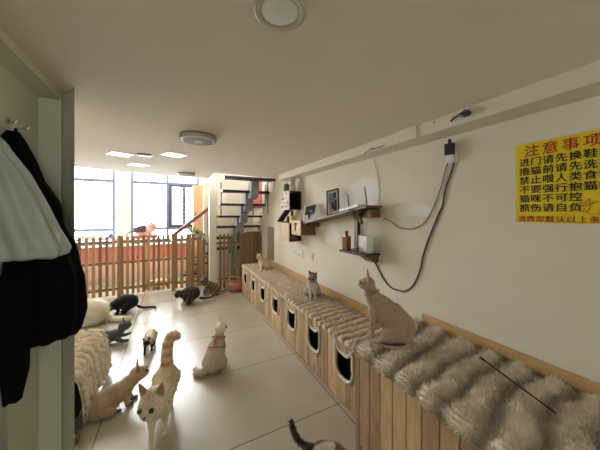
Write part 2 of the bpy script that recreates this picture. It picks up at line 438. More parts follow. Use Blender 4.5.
rugc = (206, 186, 158)
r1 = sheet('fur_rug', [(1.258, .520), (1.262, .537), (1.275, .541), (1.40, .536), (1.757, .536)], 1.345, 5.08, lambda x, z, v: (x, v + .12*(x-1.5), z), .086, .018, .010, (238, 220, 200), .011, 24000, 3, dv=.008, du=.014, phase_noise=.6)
tag(r1, 'ribbed beige faux fur runner covering the long low bench with cat-head openings', 'rug')
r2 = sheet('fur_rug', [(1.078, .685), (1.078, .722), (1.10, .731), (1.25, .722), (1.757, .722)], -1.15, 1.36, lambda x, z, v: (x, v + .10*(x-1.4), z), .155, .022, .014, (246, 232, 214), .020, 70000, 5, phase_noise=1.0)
tag(r2, 'thick beige faux fur runner on the near plank bench, under the black wand', 'rug')

# ============================================================ BLANKET-COVERED BOX behind the partition
bx_ = empty('storage_box', (-1.0, 2.9, 0), 0, 'dark box under the cream fur blanket beside the left partition', 'box')
BXM = mat('dark_box_board', (40, 36, 33), .7, .1, 8)
boxo('box_body', (-.55, .345, -.52, .28, .0, .38), BXM, bx_, .01)
boxo('box_lid', (-.56, .35, -.53, .29, .38, .40), BXM, bx_, .004)
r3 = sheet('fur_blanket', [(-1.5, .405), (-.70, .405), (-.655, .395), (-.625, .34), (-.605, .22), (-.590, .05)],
           2.36, 3.20, lambda x, z, v: (x+.02*math.sin(v*9), v, z), .092, .034, .015, (236, 222, 196), .009, 14000, 11, dv=.0085, phase_noise=.12)
tag(r3, 'cream ribbed faux fur blanket draped over the box by the left partition', 'blanket')

# ============================================================ FENCES
def pine_dark(k): return lin(178*k, 140*k, 98*k)
def fence(label, x0, x1, y, n, top, pw, posts=(True, True), rails=(.12, .62, 1.02), yj=0, bottom=.03, cat='fence', name='picket_fence', group=None):
    root = empty(name, (x0, y, 0), 0, label, cat, group)
    bm = bmesh.new(); bm.loops.layers.float_color.new('Col')
    for i in range(n):
        x = (x1-x0)*(i+.5)/n; k = random.uniform(.72, 1.05)
        box(bm, x-pw/2, x+pw/2, -.012+yj, .006+yj, bottom, top+random.uniform(-.006, .006), shade=pine_dark(k))
    link('pickets', bm, PINE, root)
    for z in rails: boxo('rail', (.0, x1-x0, .007, .03, z, z+.05), PINE, root, shade=pine_dark(.8))
    for s, on in zip((0, x1-x0), posts):
        if on: boxo('post', (s-.03, s+.03, -.03, .04, 0, top+.02), PINE, root, bev=.003, shade=pine_dark(.85))
    return root
YFE = 5.85
fence('left pine picket fence panel, behind the white cat', -2.45, -.94, YFE, 15, 1.15, .05, (False, False))
fence('middle pine picket fence panel behind the black cat, in front of the window', -.90, -.02, YFE, 10, 1.15, .046, (True, False))
g = fence('pine gate panel with uneven slats between the handrail and the square column', .02, .67, 5.80, 6, 1.15, .06, (True, False), cat='gate', name='picket_gate')
bm = bmesh.new(); bm.loops.layers.float_color.new('Col')
for x, ww in ((.30, .09), (.52, .07)): box(bm, x-ww/2, x+ww/2, -.034, -.014, .03, 1.16, shade=pine_dark(.9))
link('batten', bm, PINE, g)
# right fence between the column and the right wall
fr = empty('plank_fence', (.84, 5.37, 0), 0, 'weathered pine fence with close planks under the open staircase', 'fence')
bm = bmesh.new(); bm.loops.layers.float_color.new('Col')
for i in range(5): x = .05+i*.08; box(bm, x-.02, x+.02, -.012, .006, .03, 1.16, shade=lin(*[v*random.uniform(.8, 1.05) for v in (150, 122, 90)]))
x = .45
while x < .92:
    ww = random.choice((.055, .075, .045)); k = random.uniform(.7, 1.0)
    box(bm, x, min(x+ww-.006, .94), -.02, 0, .02, 1.16+.035*math.sin((x-.45)/.5*PI), shade=lin(148*k, 122*k, 92*k)); x += ww
link('planks', bm, PINE, fr)
for z in (.2, .95): boxo('rail', (.0, .94, .007, .03, z, z+.05), PINE, fr, shade=lin(130, 105, 76))
bm = bmesh.new(); bm.loops.layers.float_color.new('Col')
for x in (.02, .11, .2, .29, .37): box(bm, x-.012, x+.012, -.03, -.013, .03, .36, shade=lin(190, 155, 70))
link('low_slats', bm, PINE, fr)

# ============================================================ STAIRCASE
st = empty('open_staircase', (.84, 5.3, 0), 0, 'open staircase with black treads on a grey modular steel spine, rising to the ceiling opening', 'staircase')
steps = [(.6, 5.85), (.83, 5.80), (1.075, 5.70), (1.32, 5.57), (1.545, 5.40), (1.79, 5.18), (2.04, 4.94), (2.265, 4.66)]
for i, (z, y) in enumerate(steps[1:]):
    yy = y-5.3
    boxo('tread', (.0, .93, yy-.13, yy+.14, z-.042, z), BLACKT, st, .004)
    if i == 6: boxo('landing_edge', (-.02, .935, yy-.16, yy-.131, z-.055, z-.005), BLACKT, st, .003)
for (z, y), (z2, y2) in zip(steps[1:], steps[2:]):
    bm = bmesh.new(); c = .50+.12*(z-1.5); yy = (y+y2)/2-5.3
    prism(bm, [(yy+.14, z-.17), (yy+.16, z+.02), (yy+.08, z2-.04), (yy-.10, z2-.04), (yy-.12, z+.04), (yy-.06, z-.14)], 'x', c-.075+.05*(z-1.5), c+.075+.05*(z-1.5))
    link('spine_module', bm, STEEL, st)
bm = bmesh.new(); cyl(bm, (.46, .62, 0), (.46, .62, .85), .05)
link('support_pole', bm, STEEL, st, True)
for x, z0, z1, y in ((.02, 1.54, 2.2, 5.1), (.90, 1.78, 2.2, 5.0), (.70, 1.56, 1.78, 5.2)):
    bm = bmesh.new(); cyl(bm, (x, y-5.3, z0), (x, y-5.3, z1), .009, seg=10); link('baluster', bm, BLKP, st, True)
# pink hanging and curtain on the wall behind the stairs
def wavy(name, x0, x1, y, z0, z1, m, waves, amp, parent=None):
    bm = bmesh.new(); n = 40; A = []
    for j in range(9):
        z = z0+(z1-z0)*j/8
        A.append([[bm.verts.new((x0+(x1-x0)*i/n, y+s+amp*math.sin(i/n*waves*2*PI+.3*j*.3), z)) for i in range(n+1)] for s in (0, .006)])
    for a, b_ in zip(A, A[1:]):
        for s in (0, 1):
            for i in range(n): bm.faces.new([a[s][i], a[s][i+1], b_[s][i+1], b_[s][i]])
        for i in (0, n): bm.faces.new([a[0][i], a[1][i], b_[1][i], b_[0][i]])
    for R in (A[0], A[-1]):
        for i in range(n): bm.faces.new([R[0][i], R[0][i+1], R[1][i+1], R[1][i]])
    return link(name, bm, m, parent, True)
q = tag(wavy('pink_towel', 5.30, 5.92, -1.765, 1.72, 2.42, mat('pink_cloth', (214, 112, 116), .9), 4, .010), 'pink cloth hanging on the right wall behind the open staircase', 'towel'); q.rotation_euler.z = PI/2
q = tag(wavy('white_curtain', 4.95, 5.26, -1.765, 1.60, 2.6, mat('white_cloth', (232, 226, 218), .9), 3, .012), 'white cloth hanging beside the pink cloth by the open stairs', 'curtain'); q.rotation_euler.z = PI/2

# lower flight behind the gate
lf = empty('lower_stair_flight', (.1, 6.2, 0), 0, 'short dark lower stair flight with a slanted brown handrail behind the gate', 'staircase')
for i in range(4):
    boxo('tread', (.12+i*.15, .50+i*.15, -.18, .18, .22+i*.22, .255+i*.22), BLACKT, lf, .004)
bm = bmesh.new(); cyl(bm, (.20, -.1, .0), (.75, -.1, .95), .035, seg=12); link('stringer', bm, STEEL, lf, True)
bm = bmesh.new(); box(bm, -.52, .52, -.025, .025, -.036, .036, bev=.010, M=Matrix.Translation((.30, -.25, 1.43)) @ Matrix.Rotation(-math.radians(39), 4, 'Y'))
link('handrail', bm, mat('brown_rail', (120, 66, 46), .4, .1, 12), lf)
for x, z in ((-.05, 1.13), (.62, 1.62)):
    bm = bmesh.new(); cyl(bm, (x, -.25, .0), (x, -.25, z), .014, seg=10); link('rail_post', bm, BLKP, lf, True)
# tall wooden board beside the window
tb = empty('tall_cabinet', (.56, 6.75, 0), 0, 'tall narrow orange-brown wooden cabinet beside the window, behind the handrail', 'cabinet')
OR = mat('orange_wood', (208, 164, 118), .55, .14, 7, stretch=(4, 4, .6))
boxo('cabinet_body', (-.10, .16, -.1, .2, 0, 2.28), OR, tb, .006)
cd_ = boxo('cabinet_door', (-.09, .15, -.118, -.101, .05, 2.24), OR, tb, .004)
boxo('door_handle', (-.05, -.035, -.135, -.118, 1.5, 1.62), BLKP, cd_)
# garland over the gate corner
gl = empty('leafy_garland', (.42, 5.78, 1.1), 0, 'white and green leafy garland hanging on the gate beside the column', 'garland')
for nm, m_, n_, seed in (('leaves', mat('leaf_green', (96, 120, 74), .6), 110, 1), ('blossoms', mat('cream_petals', (226, 214, 196), .7), 60, 2)):
    rr = random.Random(seed); bm = bmesh.new()
    for i in range(n_*2):
        t = rr.random(); c = Vector((-.10+.34*t, -.05, .13-.22*t*t+rr.gauss(0, .035)+.0))+Vector((0, rr.gauss(0, .02), 0))
        a = rr.uniform(0, 2*PI); r = rr.uniform(.012, .03)
        M = Matrix.Translation(c) @ Matrix.Rotation(a, 4, 'Y') @ Matrix.Rotation(rr.uniform(-.8, .8), 4, 'X')
        p = [(-r, 0), (-.3*r, .45*r), (r, 0), (-.3*r, -.45*r)]
        A = [bm.verts.new(M @ Vector((u, -.001, v))) for u, v in p]; B = [bm.verts.new(M @ Vector((u, .002, v))) for u, v in p]
        bm.faces.new(A); bm.faces.new(B[::-1])
        for k in range(4): bm.faces.new([A[k], A[(k+1) % 4], B[(k+1) % 4], B[k]])
    link(nm, bm, m_, gl)
bm = bmesh.new(); tube(bm, [(-.1, -.05, .13), (.05, -.05, .11), (.15, -.05, .03), (.24, -.05, -.1)], .004); link('vine', bm, MATS['leaf_green'], gl, True)

# ============================================================ RIGHT WALL: shelves and things
SHW = mat('shelf_walnut', (112, 84, 58), .5, .2, 9, .1, 40, stretch=(4, .7, 4))
SHL = mat('shelf_light_pine', (206, 172, 122), .55, .15, 9, .1, 40, stretch=(4, 4, .8))
def box_shelf(label, y0, y1, z0, z1, d, m, ms, name='box_shelf', open_near=False):
    r = empty(name, (XW, (y0+y1)/2, z0), 0, label, 'shelf'); h = (y1-y0)/2; H_ = z1-z0; t = .015
    if not open_near: boxo('side_panel', (-d, 0, -h, -h+t, 0, H_), m, r)
    else:
        boxo('edge_strip', (-t, 0, -h, -h+t, t, H_-t), m, r); boxo('dark_sheet', (-d+.001, -t, h-t-.004, h-t, t, H_-t), DARK, r)  # near-black sheet inside the open shelf
    boxo('side_panel', (-d, 0, h-t, h, 0, H_), ms, r)
    boxo('top_panel', (-d, 0, -h+t, h-t, H_-t, H_), m, r); boxo('bottom_panel', (-d, 0, -h+t, h-t, 0, t), m, r)
    boxo('back_panel', (-.008, 0, -h+t, h-t, t, H_-t), m, r)
    return r
# upper cube, near-black inside, with a white patterned front
b1 = box_shelf('dark open box shelf with a white patterned side panel, highest on the wall', 3.45, 3.75, 1.65, 1.94, .20, DWOOD, DWOOD, open_near=True)
bm = bmesh.new(); rr = random.Random(4)
box(bm, -.215, -.20, -.15, .15, .0, .29)
for i in range(46):
    y = rr.uniform(-.14, .115); z = rr.uniform(.01, .26); box(bm, -.2175, -.2149, y, y+rr.uniform(.008, .03), z, min(.288, z+rr.uniform(.008, .025)), mi=1)
link('patterned_panel', bm, [mat('white_card', (225, 215, 200), .7), mat('pattern_brown', (96, 74, 60), .7)], b1)
# light pine box (front board with a slot) carrying the long plank
b2 = box_shelf('light pine box shelf with rope pull under the left end of the long plank', 3.03, 3.31, 1.29, 1.53-.035, .22, SHW, SHL)
boxo('front_board', (-.235, -.2205, -.14, .14, .0, .205), SHL, b2)
bm = bmesh.new(); tube(bm, [(-.242, -.02, .15), (-.246, .0, .17), (-.242, .02, .15), (-.240, .01, .11), (-.242, .0, .06)], .006); link('rope_pull', bm, mat('rope_dark', (60, 48, 40), .8), b2, True)
b3 = box_shelf('open pine box shelf holding a grey cushion, lowest at the left of the shelf group', 3.45, 3.70, 1.16, 1.445, .20, DWOOD, SHL, open_near=True)
boxo('front_board', (-.215, -.2005, -.125, .125, .0, .285), SHL, b3)
def blob(name, c, s, m, parent=None, seed=0, nz=.1):
    bm = bmesh.new(); bmesh.ops.create_icosphere(bm, subdivisions=3, radius=1)
    for v in bm.verts:
        v.co *= 1+nz*noise.noise(v.co*1.7+Vector((seed, 0, 0))); v.co = Vector((v.co.x*s[0]+c[0], v.co.y*s[1]+c[1], v.co.z*s[2]+c[2]))
    return link(name, bm, m, parent, True)
tag(blob('grey_cushion', (1.69, 3.55, 1.212), (.075, .085, .034), mat('grey_cloth', (120, 116, 112), .9), None, 3), 'small grey cushion inside the lowest open box shelf', 'cushion')
# slanted dark ramp board and upright
rp = empty('ramp_board', (1.66, 3.70, 1.455), 0, 'slanted dark brown climbing board below the patterned box shelf', 'board')
boxo('board', (-.06, .05, -.235, .235, -.011, .011), DWOOD, rp, .003, Matrix.Translation((0, .08, .125)) @ Matrix.Rotation(-math.radians(30), 4, 'X'))
bm = bmesh.new(); box(bm, -.02, .02, -.19, -.155, -.014, .189); link('upright', bm, DWOOD, rp)
b4 = empty('small_wall_shelf', (XW, 3.84, 1.455), 0, 'thin wire-edged wall shelf at the foot of the slanted board', 'shelf')
boxo('shelf_board', (-.18, 0, -.13, .16, -.012, 0), DWOOD, b4)
tag(boxo('yellow_box', (1.62, 1.70, 3.46, 3.53, 1.447, 1.56), mat('yellow_card', (206, 176, 60), .6), bev=.004), 'small yellow box standing on the lowest open box shelf', 'box')
tag(boxo('red_box', (1.615, 1.66, 3.60, 3.66, 1.447, 1.55), mat('red_brown_card', (120, 60, 48), .6), bev=.004), 'small red-brown box beside the yellow box on the lowest box shelf', 'box')
# lantern-like grey basket and white jar on top of the upper box
lt = empty('grey_lantern', (1.635, 3.67, 1.942), 0, 'small grey lantern on top of the patterned box shelf', 'lantern')
bm = bmesh.new(); lathe(bm, [(.045, 0), (.05, .01), (.048, .09), (.05, .10), (.03, .125), (.008, .135)], 16); link('lantern_body', bm, mat('lantern_grey', (110, 104, 98), .6), lt, True)
bm = bmesh.new(); tube(bm, [(0, -.02, .13), (0, -.015, .155), (0, .015, .155), (0, .02, .13)], .003); link('lantern_handle', bm, STEEL, lt, True)
jr = empty('white_jar', (1.68, 3.54, 1.942), 0, 'tall pale glass jar on top of the patterned box shelf', 'jar')
bm = bmesh.new(); lathe(bm, [(.05, 0), (.055, .02), (.05, .10), (.035, .12), (.045, .14), (.05, .17), (.04, .20)], 20); link('jar_body', bm, mat('pale_glass', (205, 198, 186), .25), jr, True)
bm = bmesh.new(); lathe(bm, [(.041, .20), (.043, .205), (.03, .218), (.006, .225)], 20); link('jar_lid', bm, WHITE, jr, True)

# long plank shelf
pl = empty('long_plank_shelf', (XW, 2.42, 1.545), 0, 'long brown plank shelf on the wall carrying the two photo frames and the router', 'shelf')
boxo('plank', (-.20, -.001, -.66, .64, 0, .022), SHW, pl, .003)
boxo('bracket', (-.14, -.002, .50, .515, -.05, 0), SHW, pl)
pl.rotation_euler.x = -math.radians(9.2)
# picture frames
def photo_frame(loc, rz, w_, h_, label, fm_, cols, tilt=12):
    r = empty('photo_frame', loc, rz, label, 'picture frame'); M = Matrix.Rotation(math.radians(tilt), 4, 'Y')
    bm = bmesh.new(); t = .016
    for d in ((-w_/2, w_/2, 0, t), (-w_/2, w_/2, h_-t, h_), (-w_/2, -w_/2+t, t, h_-t), (w_/2-t, w_/2, t, h_-t)):
        box(bm, -.008, .008, d[0], d[1], d[2], d[3], M=M)
    link('frame', bm, fm_, r)
    pr_ = boxo('print', (-.003, .003, -w_/2+t, w_/2-t, t, h_-t), mat('print_white', (214, 214, 210), .3), r, M=M)
    bm = bmesh.new(); rr = random.Random(h_)
    for c, (a, b0, c0, d0) in enumerate(cols): box(bm, -.0045-c*.0002, -.003, -w_/2+t+a*(w_-2*t), -w_/2+t+b0*(w_-2*t), t+c0*(h_-2*t), t+d0*(h_-2*t), M=M, mi=c % 3)
    link('printed_picture', bm, [mat('print_dark', (46, 46, 52), .3), mat('print_blue', (120, 136, 160), .3), mat('print_tan', (170, 140, 122), .3)], pr_)
    boxo('easel_back', (.01, .055, -.01, .01, .0, h_*.5), BLKP, r)
    return r
pf1 = photo_frame((1.66, 2.40, 1.577), math.radians(24), .17, .31, 'tall dark-framed photograph with blue figures, leaning at the middle of the long plank shelf', DWOOD,
            [(.1, .45, .1, .6), (.3, .9, .45, .9), (.5, .85, .05, .45), (.15, .4, .65, .92), (.55, .75, .2, .5), (.35, .5, .35, .55)])
pf2 = photo_frame((1.63, 2.93, 1.490), math.radians(20), .22, .25, 'wide white-edged photograph with a dark landscape, at the left end of the long plank shelf', WHITE,
            [(0, 1, .38, 1), (.25, .7, .4, .62), (.4, .55, .5, .7)], 24)

for q in (pf1, pf2): q.rotation_euler.x = -math.radians(9.2)
# router with antennas
ro = empty('wifi_router', (1.66, 2.04, 1.634), 0, 'flat white router with two upright grey antennas on the right end of the plank shelf', 'router')
boxo('router_body', (-.07, .07, -.16, .16, 0, .03), WHITE, ro, .008)
ro.rotation_euler.x = -math.radians(9.2)
for y in (-.14, .14):
    bm = bmesh.new(); cyl(bm, (.06, y, .02), (.06, y, .21), .009, .007, seg=10); link('antenna', bm, mat('antenna_grey', (128, 130, 128), .5), ro, True)
# dark post / cat tree arm supporting the lower shelf
cp = empty('dark_wall_stand', (XW, 1.92, 1.19), 0, 'dark brown wooden wall stand joining the plank shelf and the lower ledge', 'wall stand')
bm = bmesh.new(); prism(bm, [(-.155, .02), (-.12, .02), (-.11, .30), (-.07, .41), (-.10, .43), (-.17, .43), (-.19, .415), (-.15, .34)], 'y', .03, .075); link('post', bm, DWOOD, cp)
boxo('lower_ledge', (-.20, -.001, -.13, .27, 0, .02), DWOOD, cp, .003)
bm = bmesh.new(); prism(bm, [(-.16, 0), (-.001, 0), (-.001, -.07), (-.05, -.07)], 'y', -.10, .02); link('gusset', bm, mat('brown_ply', (122, 80, 48), .5, .15, 10), cp)
boxo('top_ledge', (-.20, -.12, -.02, .12, .43, .45), DWOOD, cp, .003)
tag(boxo('brown_box', (1.66, 1.785, 1.79, 1.89, 1.555, 1.635), mat('brown_ply', (122, 80, 48), .5), bev=.003), 'small brown wooden block on the wall at the right end of the plank shelf', 'block')
bm = bmesh.new(); tube(bm, [(1.62, 1.89, 1.635), (1.62, 1.93, 1.60), (1.61, 1.89, 1.55), (1.60, 1.84, 1.505)], lambda t: .014+.006*math.sin(t*9)); tag(link('olive_toy', bm, mat('olive_cloth', (128, 116, 52), .9), None, True), 'olive green twisted fabric toy dangling below the router', 'toy')
bt = empty('amber_bottle', (1.64, 2.125, 1.211), 0, 'square bottle of reddish-brown liquid on the lower wall ledge', 'bottle')
boxo('bottle_body', (-.03, .03, -.04, .04, 0, .15), mat('amber_glass', (140, 82, 62), .15, .05, 5), bt, .008)
bm = bmesh.new(); cyl(bm, (0, 0, .15), (0, 0, .175), .014); bn_ = link('bottle_neck', bm, MATS['amber_glass'], bt, True)
bm = bmesh.new(); cyl(bm, (0, 0, .175), (0, 0, .20), .017); link('bottle_cap', bm, DWOOD, bn_, True)
md = empty('white_modem', (1.69, 1.90, 1.211), 0, 'white upright modem on the lower wall ledge beside the amber bottle', 'modem')
boxo('modem_body', (-.045, .045, -.075, .08, 0, .17), WHITE, md, .012)
for y, h in ((.045, .32), (.0, .30)):
    bm = bmesh.new(); box(bm, .0, .02, y-.01, y+.01, .165, h, bev=.003); link('modem_antenna', bm, WHITE, md)
gj = empty('small_glass', (1.615, 1.93, 1.211), 0, 'little dark glass on the ledge in front of the white modem', 'glass')
bm = bmesh.new(); lathe(bm, [(.018, 0), (.02, .005), (.022, .05)], 14); link('glass_body', bm, mat('smoky_glass', (90, 84, 76), .1), gj, True)
bm = bmesh.new(); lathe(bm, [(.0225, .05), (.0225, .054), (.01, .055)], 14); link('glass_rim', bm, STEEL, gj, True)

# sockets
for y, z, lb in ((3.13, .98, 'white wall socket at the right of the pair above the low bench'), (3.46, .96, 'white wall socket with a plug, at the left of the pair above the low bench')):
    s = empty('wall_socket', (XW, y, z), 0, lb, 'socket')
    bm = bmesh.new(); box(bm, -.012, -.001, -.055, .055, -.055, .055, bev=.004)
    for dy in (-.018, .018): box(bm, -.0135, -.0119, dy-.003, dy+.003, -.015, .015, mi=1)
    link('cover_plate', bm, [WHITE, BLKP], s)
bm = bmesh.new(); tube(bm, [(XW-.02, 3.48, .95), (XW-.03, 3.58, .94), (XW-.02, 3.68, .965), (XW-.01, 3.76, .96)], .008); tag(link('white_cable', bm, WHITE, None, True), 'short white cable hanging left of the wall sockets', 'cable')
# rough plank on the wall at the far end
rpk = empty('scratching_plank', (XW, 4.80, .66), 0, 'tall ragged grey-brown scratching plank on the wall behind the cream cat', 'plank')
SCR = mat('scratched_plank', (150, 130, 112), .9, .3, 26, .8, 50, stretch=(1, 3, .8))
bm = bmesh.new(); rr = random.Random(9)
L1 = [(-.16+rr.uniform(-.015, .015), z) for z in np.linspace(0, .66, 10)]; R1 = [(.15+rr.uniform(-.015, .015), z) for z in np.linspace(.66, 0, 10)]
prism(bm, [(y, z) for y, z in L1+R1], 'x', -.02, -.001); link('plank', bm, SCR, rpk)
bm = bmesh.new(); cyl(bm, (-.02, 0, .6), (-.03, 0, .6), .01, seg=10); link('nail', bm, STEEL, rpk)

# plug adapter, cables
ad = empty('black_power_adapter', (XW, 1.10, 2.05), 0, 'black power adapter plugged in high under the beam, left of the yellow sign', 'adapter')
boxo('adapter_body', (-.05, -.012, -.028, .028, -.035, .045), BLKP, ad, .004)
boxo('socket_plate', (-.012, -.001, -.035, .035, -.09, .02), WHITE, ad, .003)
boxo('plug_tip', (-.04, -.02, -.006, .006, .045, .075), BLKP, ad)
boxo('white_plug', (-.04, -.012, -.022, .02, -.085, -.037), WHITE, ad, .004)
CBX = XW-.008
def cable(name, pts, r, m, label):
    bm = bmesh.new(); tube(bm, [(CBX, y, z) for y, z in pts], r, 8, 10); return tag(link(name, bm, m, None, True), label, 'cable')
cable('thin_black_cable', [(1.112, 2.005), (1.15, 1.90), (1.185, 1.772), (1.25, 1.62), (1.309, 1.529), (1.40, 1.475), (1.469, 1.464), (1.57, 1.475), (1.665, 1.527), (1.74, 1.55)], .0035, BLKP, 'thin black cable running from the power adapter to the router')
cable('looped_black_cable', [(1.085, 1.96), (1.10, 1.90), (1.146, 1.768), (1.165, 1.66), (1.2, 1.585), (1.283, 1.389), (1.33, 1.25), (1.354, 1.14), (1.42, 1.0), (1.499, .931), (1.58, .915), (1.665, .921), (1.75, .98), (1.815, 1.06), (1.87, 1.13)], .006, mat('cable_grey', (48, 50, 46), .5), 'thick dark cable hanging in a loop from the adapter down the wall')
cable('white_wall_cable', [(1.897, 2.15), (1.85, 2.05), (1.81, 1.9), (1.80, 1.75), (1.84, 1.62), (1.93, 1.56)], .0035, mat('cable_white', (206, 200, 188), .5), 'thin white cable dropping from the beam to the router')
hk = tag(boxo('cable_clip', (1.585, 1.598, 1.68, 1.72, 2.165, 2.18), STEEL), 'small metal clip on the beam above the white cable', 'clip')
bm = bmesh.new(); tube(bm, [(1.592, 1.55, 2.172), (1.59, 1.63, 2.166), (1.59, 1.7, 2.170), (1.592, 1.80, 2.155)], .003); tag(link('wire_on_beam', bm, BLKP, None, True), 'thin dark wire along the lower edge of the beam', 'wire')
# twisted wire bundle on beam
bm = bmesh.new(); rr = random.Random(5); pts = []
for i in range(26): a = i*1.1; pts.append((1.578+rr.uniform(-.016, .010), .895+.026*math.cos(a)*rr.uniform(.5, 1)-i*.0004, 2.200+.020*math.sin(a)*rr.uniform(.4, 1)))
pts += [(1.588, .95, 2.205), (1.585, .985, 2.185)]
tube(bm, pts, .0062, 6, 5); tag(link('wire_bundle', bm, mat('bundle_green', (74, 84, 70), .5), None, True), 'tangled grey-green wire bundle fixed on the beam', 'wire bundle')
tag(boxo('beam_nail', (1.592, 1.6, 1.10, 1.108, 2.218, 2.226), STEEL), 'tiny nail in the beam between the box cover and the wire bundle', 'nail')

# ============================================================ SIGN
YEL = mat('sign_yellow', (232, 205, 28), .45); RED = mat('sign_red', (176, 44, 28), .5); INK = mat('sign_black', (20, 22, 20), .5)
SGY, SGZ0, SGZ1 = .726, 1.547, 1.993
sg = empty('notice_sign', (XW, SGY, SGZ0), 0, 'yellow printed house-rules notice with red title on the right wall', 'sign')
boxo('sign_board', (-.006, -.001, -.375, 0, 0, SGZ1-SGZ0), YEL, sg, .0015)
def text(name, s, y, z, size, m, parent, bold=.0, space=1.0, wid=1.0):
    c = bpy.data.curves.new(name, 'FONT'); c.body = s; c.size = size; c.extrude = .0006; c.space_character = space
    o = bpy.data.objects.new(name, c); COL.objects.link(o)
    dg = bpy.context.evaluated_depsgraph_get(); me = bpy.data.meshes.new_from_object(o.evaluated_get(dg)); bpy.data.objects.remove(o)
    bm = bmesh.new()
    for dx, dy in ((0, 0), (bold, bold*.4), (-bold, -bold*.4), (0, bold)):     # bold weight
        me2 = me.copy(); me2.transform(Matrix.Translation((dx, dy, dx*.1+dy*.07))); bm.from_mesh(me2); bpy.data.meshes.remove(me2)
    bm.to_mesh(me); bm.free()
    me.materials.clear(); me.materials.append(m)
    o = bpy.data.objects.new(name, me); COL.objects.link(o); o.parent = parent
    o.location = (-.0075, y, z); o.rotation_euler = (PI/2, 0, -PI/2); o.scale = (wid, 1, 1); return o
PIT = .0467
rows = ['进门请先换鞋套', '撸猫前请先洗手', '禁止喂人类食物', '不要强行抱猫咪', '猫咪不可控', '抓伤请自负']
for i, s in enumerate(rows):
    text('black_text_line', s, -.018, .339-.018-i*.0514, .048, INK, sg, .0007, PIT/(.048*.885))
text('red_title', '注意事项', -.040, .375, .068, RED, sg, .0007, .075/(.068*.885))
text('red_footer', '消费即默认以上条款', -.012, .008, .036, RED, sg, .0003, .0385/(.036*.885))
# simple line-drawn cat in the corner of the sign
bm = bmesh.new(); X0 = -.008
def ln(pts, r=.0014): tube(bm, [(X0, -(.262+(y-.37)*.5), .05+(z-.045)*.95) for y, z in pts], r, 6, 6)
ln([(.37, .085), (.372, .12), (.385, .105), (.41, .108), (.425, .122), (.43, .09), (.425, .065), (.395, .055), (.37, .065), (.37, .085)])
ln([(.43, .09), (.48, .105), (.53, .095), (.545, .06), (.52, .045), (.44, .045), (.405, .052)])
ln([(.545, .06), (.565, .08), (.56, .11)])
ln([(.385, .085), (.388, .088)], .003); ln([(.41, .085), (.413, .088)], .003); ln([(.392, .072), (.398, .068), (.404, .072)])
link('cat_line_drawing', bm, mat('sign_orange', (214, 120, 40), .5), sg, True)

# ============================================================ CEILING FIXTURES
LAMPW = mat('lamp_plastic', (240, 240, 236), .4)
def round_lamp(loc, r, h, label, crystal=False):
    o = empty('ceiling_lamp', loc, 0, label, 'ceiling lamp')
    bm = bmesh.new(); lathe(bm, [(r*.98, 0), (r, -.006), (r, -.014), (r*.9, -.016)], 48); link('lamp_base', bm, mat('lamp_rim_grey', (140, 134, 126), .4), o, True)
    bm = bmesh.new(); lathe(bm, [(r*.94, -.012), (r*.95, -h*.7), (r*.85, -h), (r*.3, -h*1.05), (.001, -h*1.05)], 48)
    if crystal:
        bm.normal_update()
        for i, v in enumerate(bm.verts): v.co *= 1+.012*((i % 2)*2-1)
    link('diffuser', bm, LAMPW, o, not crystal)
    if crystal:
        bm = bmesh.new()
        for k in range(3, 11):
            for j in range(k*5):
                a = 2*PI*j/(k*5); rr_ = r*.085*k
                bmesh.ops.create_icosphere(bm, subdivisions=1, radius=.005, matrix=Matrix.Translation((rr_*math.cos(a), rr_*math.sin(a), -h*1.04+(0 if k < 10 else .006))))
        for j in range(60):
            for k in range(3):
                a = 2*PI*(j+.5*(k % 2))/60; bmesh.ops.create_icosphere(bm, subdivisions=1, radius=.006, matrix=Matrix.Translation((r*.95*math.cos(a), r*.95*math.sin(a), -.016-h*.22*k)))
        link('crystal_studs', bm, mat('stud_grey', (176, 172, 166), .2), o, True)
    return o
round_lamp((.193, 2.246, ZC), .148, .045, 'round studded white ceiling lamp in the middle of the ceiling', True)
round_lamp((.205, 4.45, ZC), .13, .05, 'smaller plain round ceiling lamp near the ceiling edge by the window')
nl = empty('ceiling_downlight', (.305, .735, ZC), 0, 'shallow round white downlight with ringed rim, nearest to the camera', 'downlight')
bm = bmesh.new(); lathe(bm, [(.083, 0), (.084, -.006), (.078, -.010), (.066, -.010), (.062, -.004)], 48); link('outer_ring', bm, mat('downlight_rim', (196, 190, 172), .35), nl, True)
bm = bmesh.new(); lathe(bm, [(.060, -.001), (.060, -.006), (.050, -.009), (.001, -.010)], 48); link('diffuser', bm, LAMPW, nl, True)
PANEL = mat('led_diffuser', (255, 250, 238), .6, emit=1.6)
for (x, y, rot), lb in (((-.50, 3.31, .45), 'square lit ceiling panel at the left of the three'), ((.02, 3.08, .45), 'square lit ceiling panel at the right of the three'), ((-.40, 3.93, .45), 'square lit ceiling panel farthest from the camera of the three')):
    p = empty('led_panel', (x, y, ZC), rot, lb, 'ceiling light', 'lit square panels in the ceiling')
    boxo('panel_frame', (-.105, .105, -.105, .105, -.006, 0), LAMPW, p); boxo('panel_diffuser', (-.095, .095, -.095, .095, -.008, -.006), PANEL, p)
rg = empty('smoke_detector_ring', (-.27, 3.24, ZC), 0, 'small dark-rimmed round ceiling fitting between the lit panels', 'ceiling fitting')
bm = bmesh.new(); lathe(bm, [(.075, 0), (.078, -.008), (.068, -.010)], 32); link('rim', bm, mat('rim_dark', (84, 78, 70), .4), rg, True)
bm = bmesh.new(); lathe(bm, [(.062, -.008), (.055, -.014), (.001, -.015)], 32); link('cover', bm, LAMPW, rg, True)

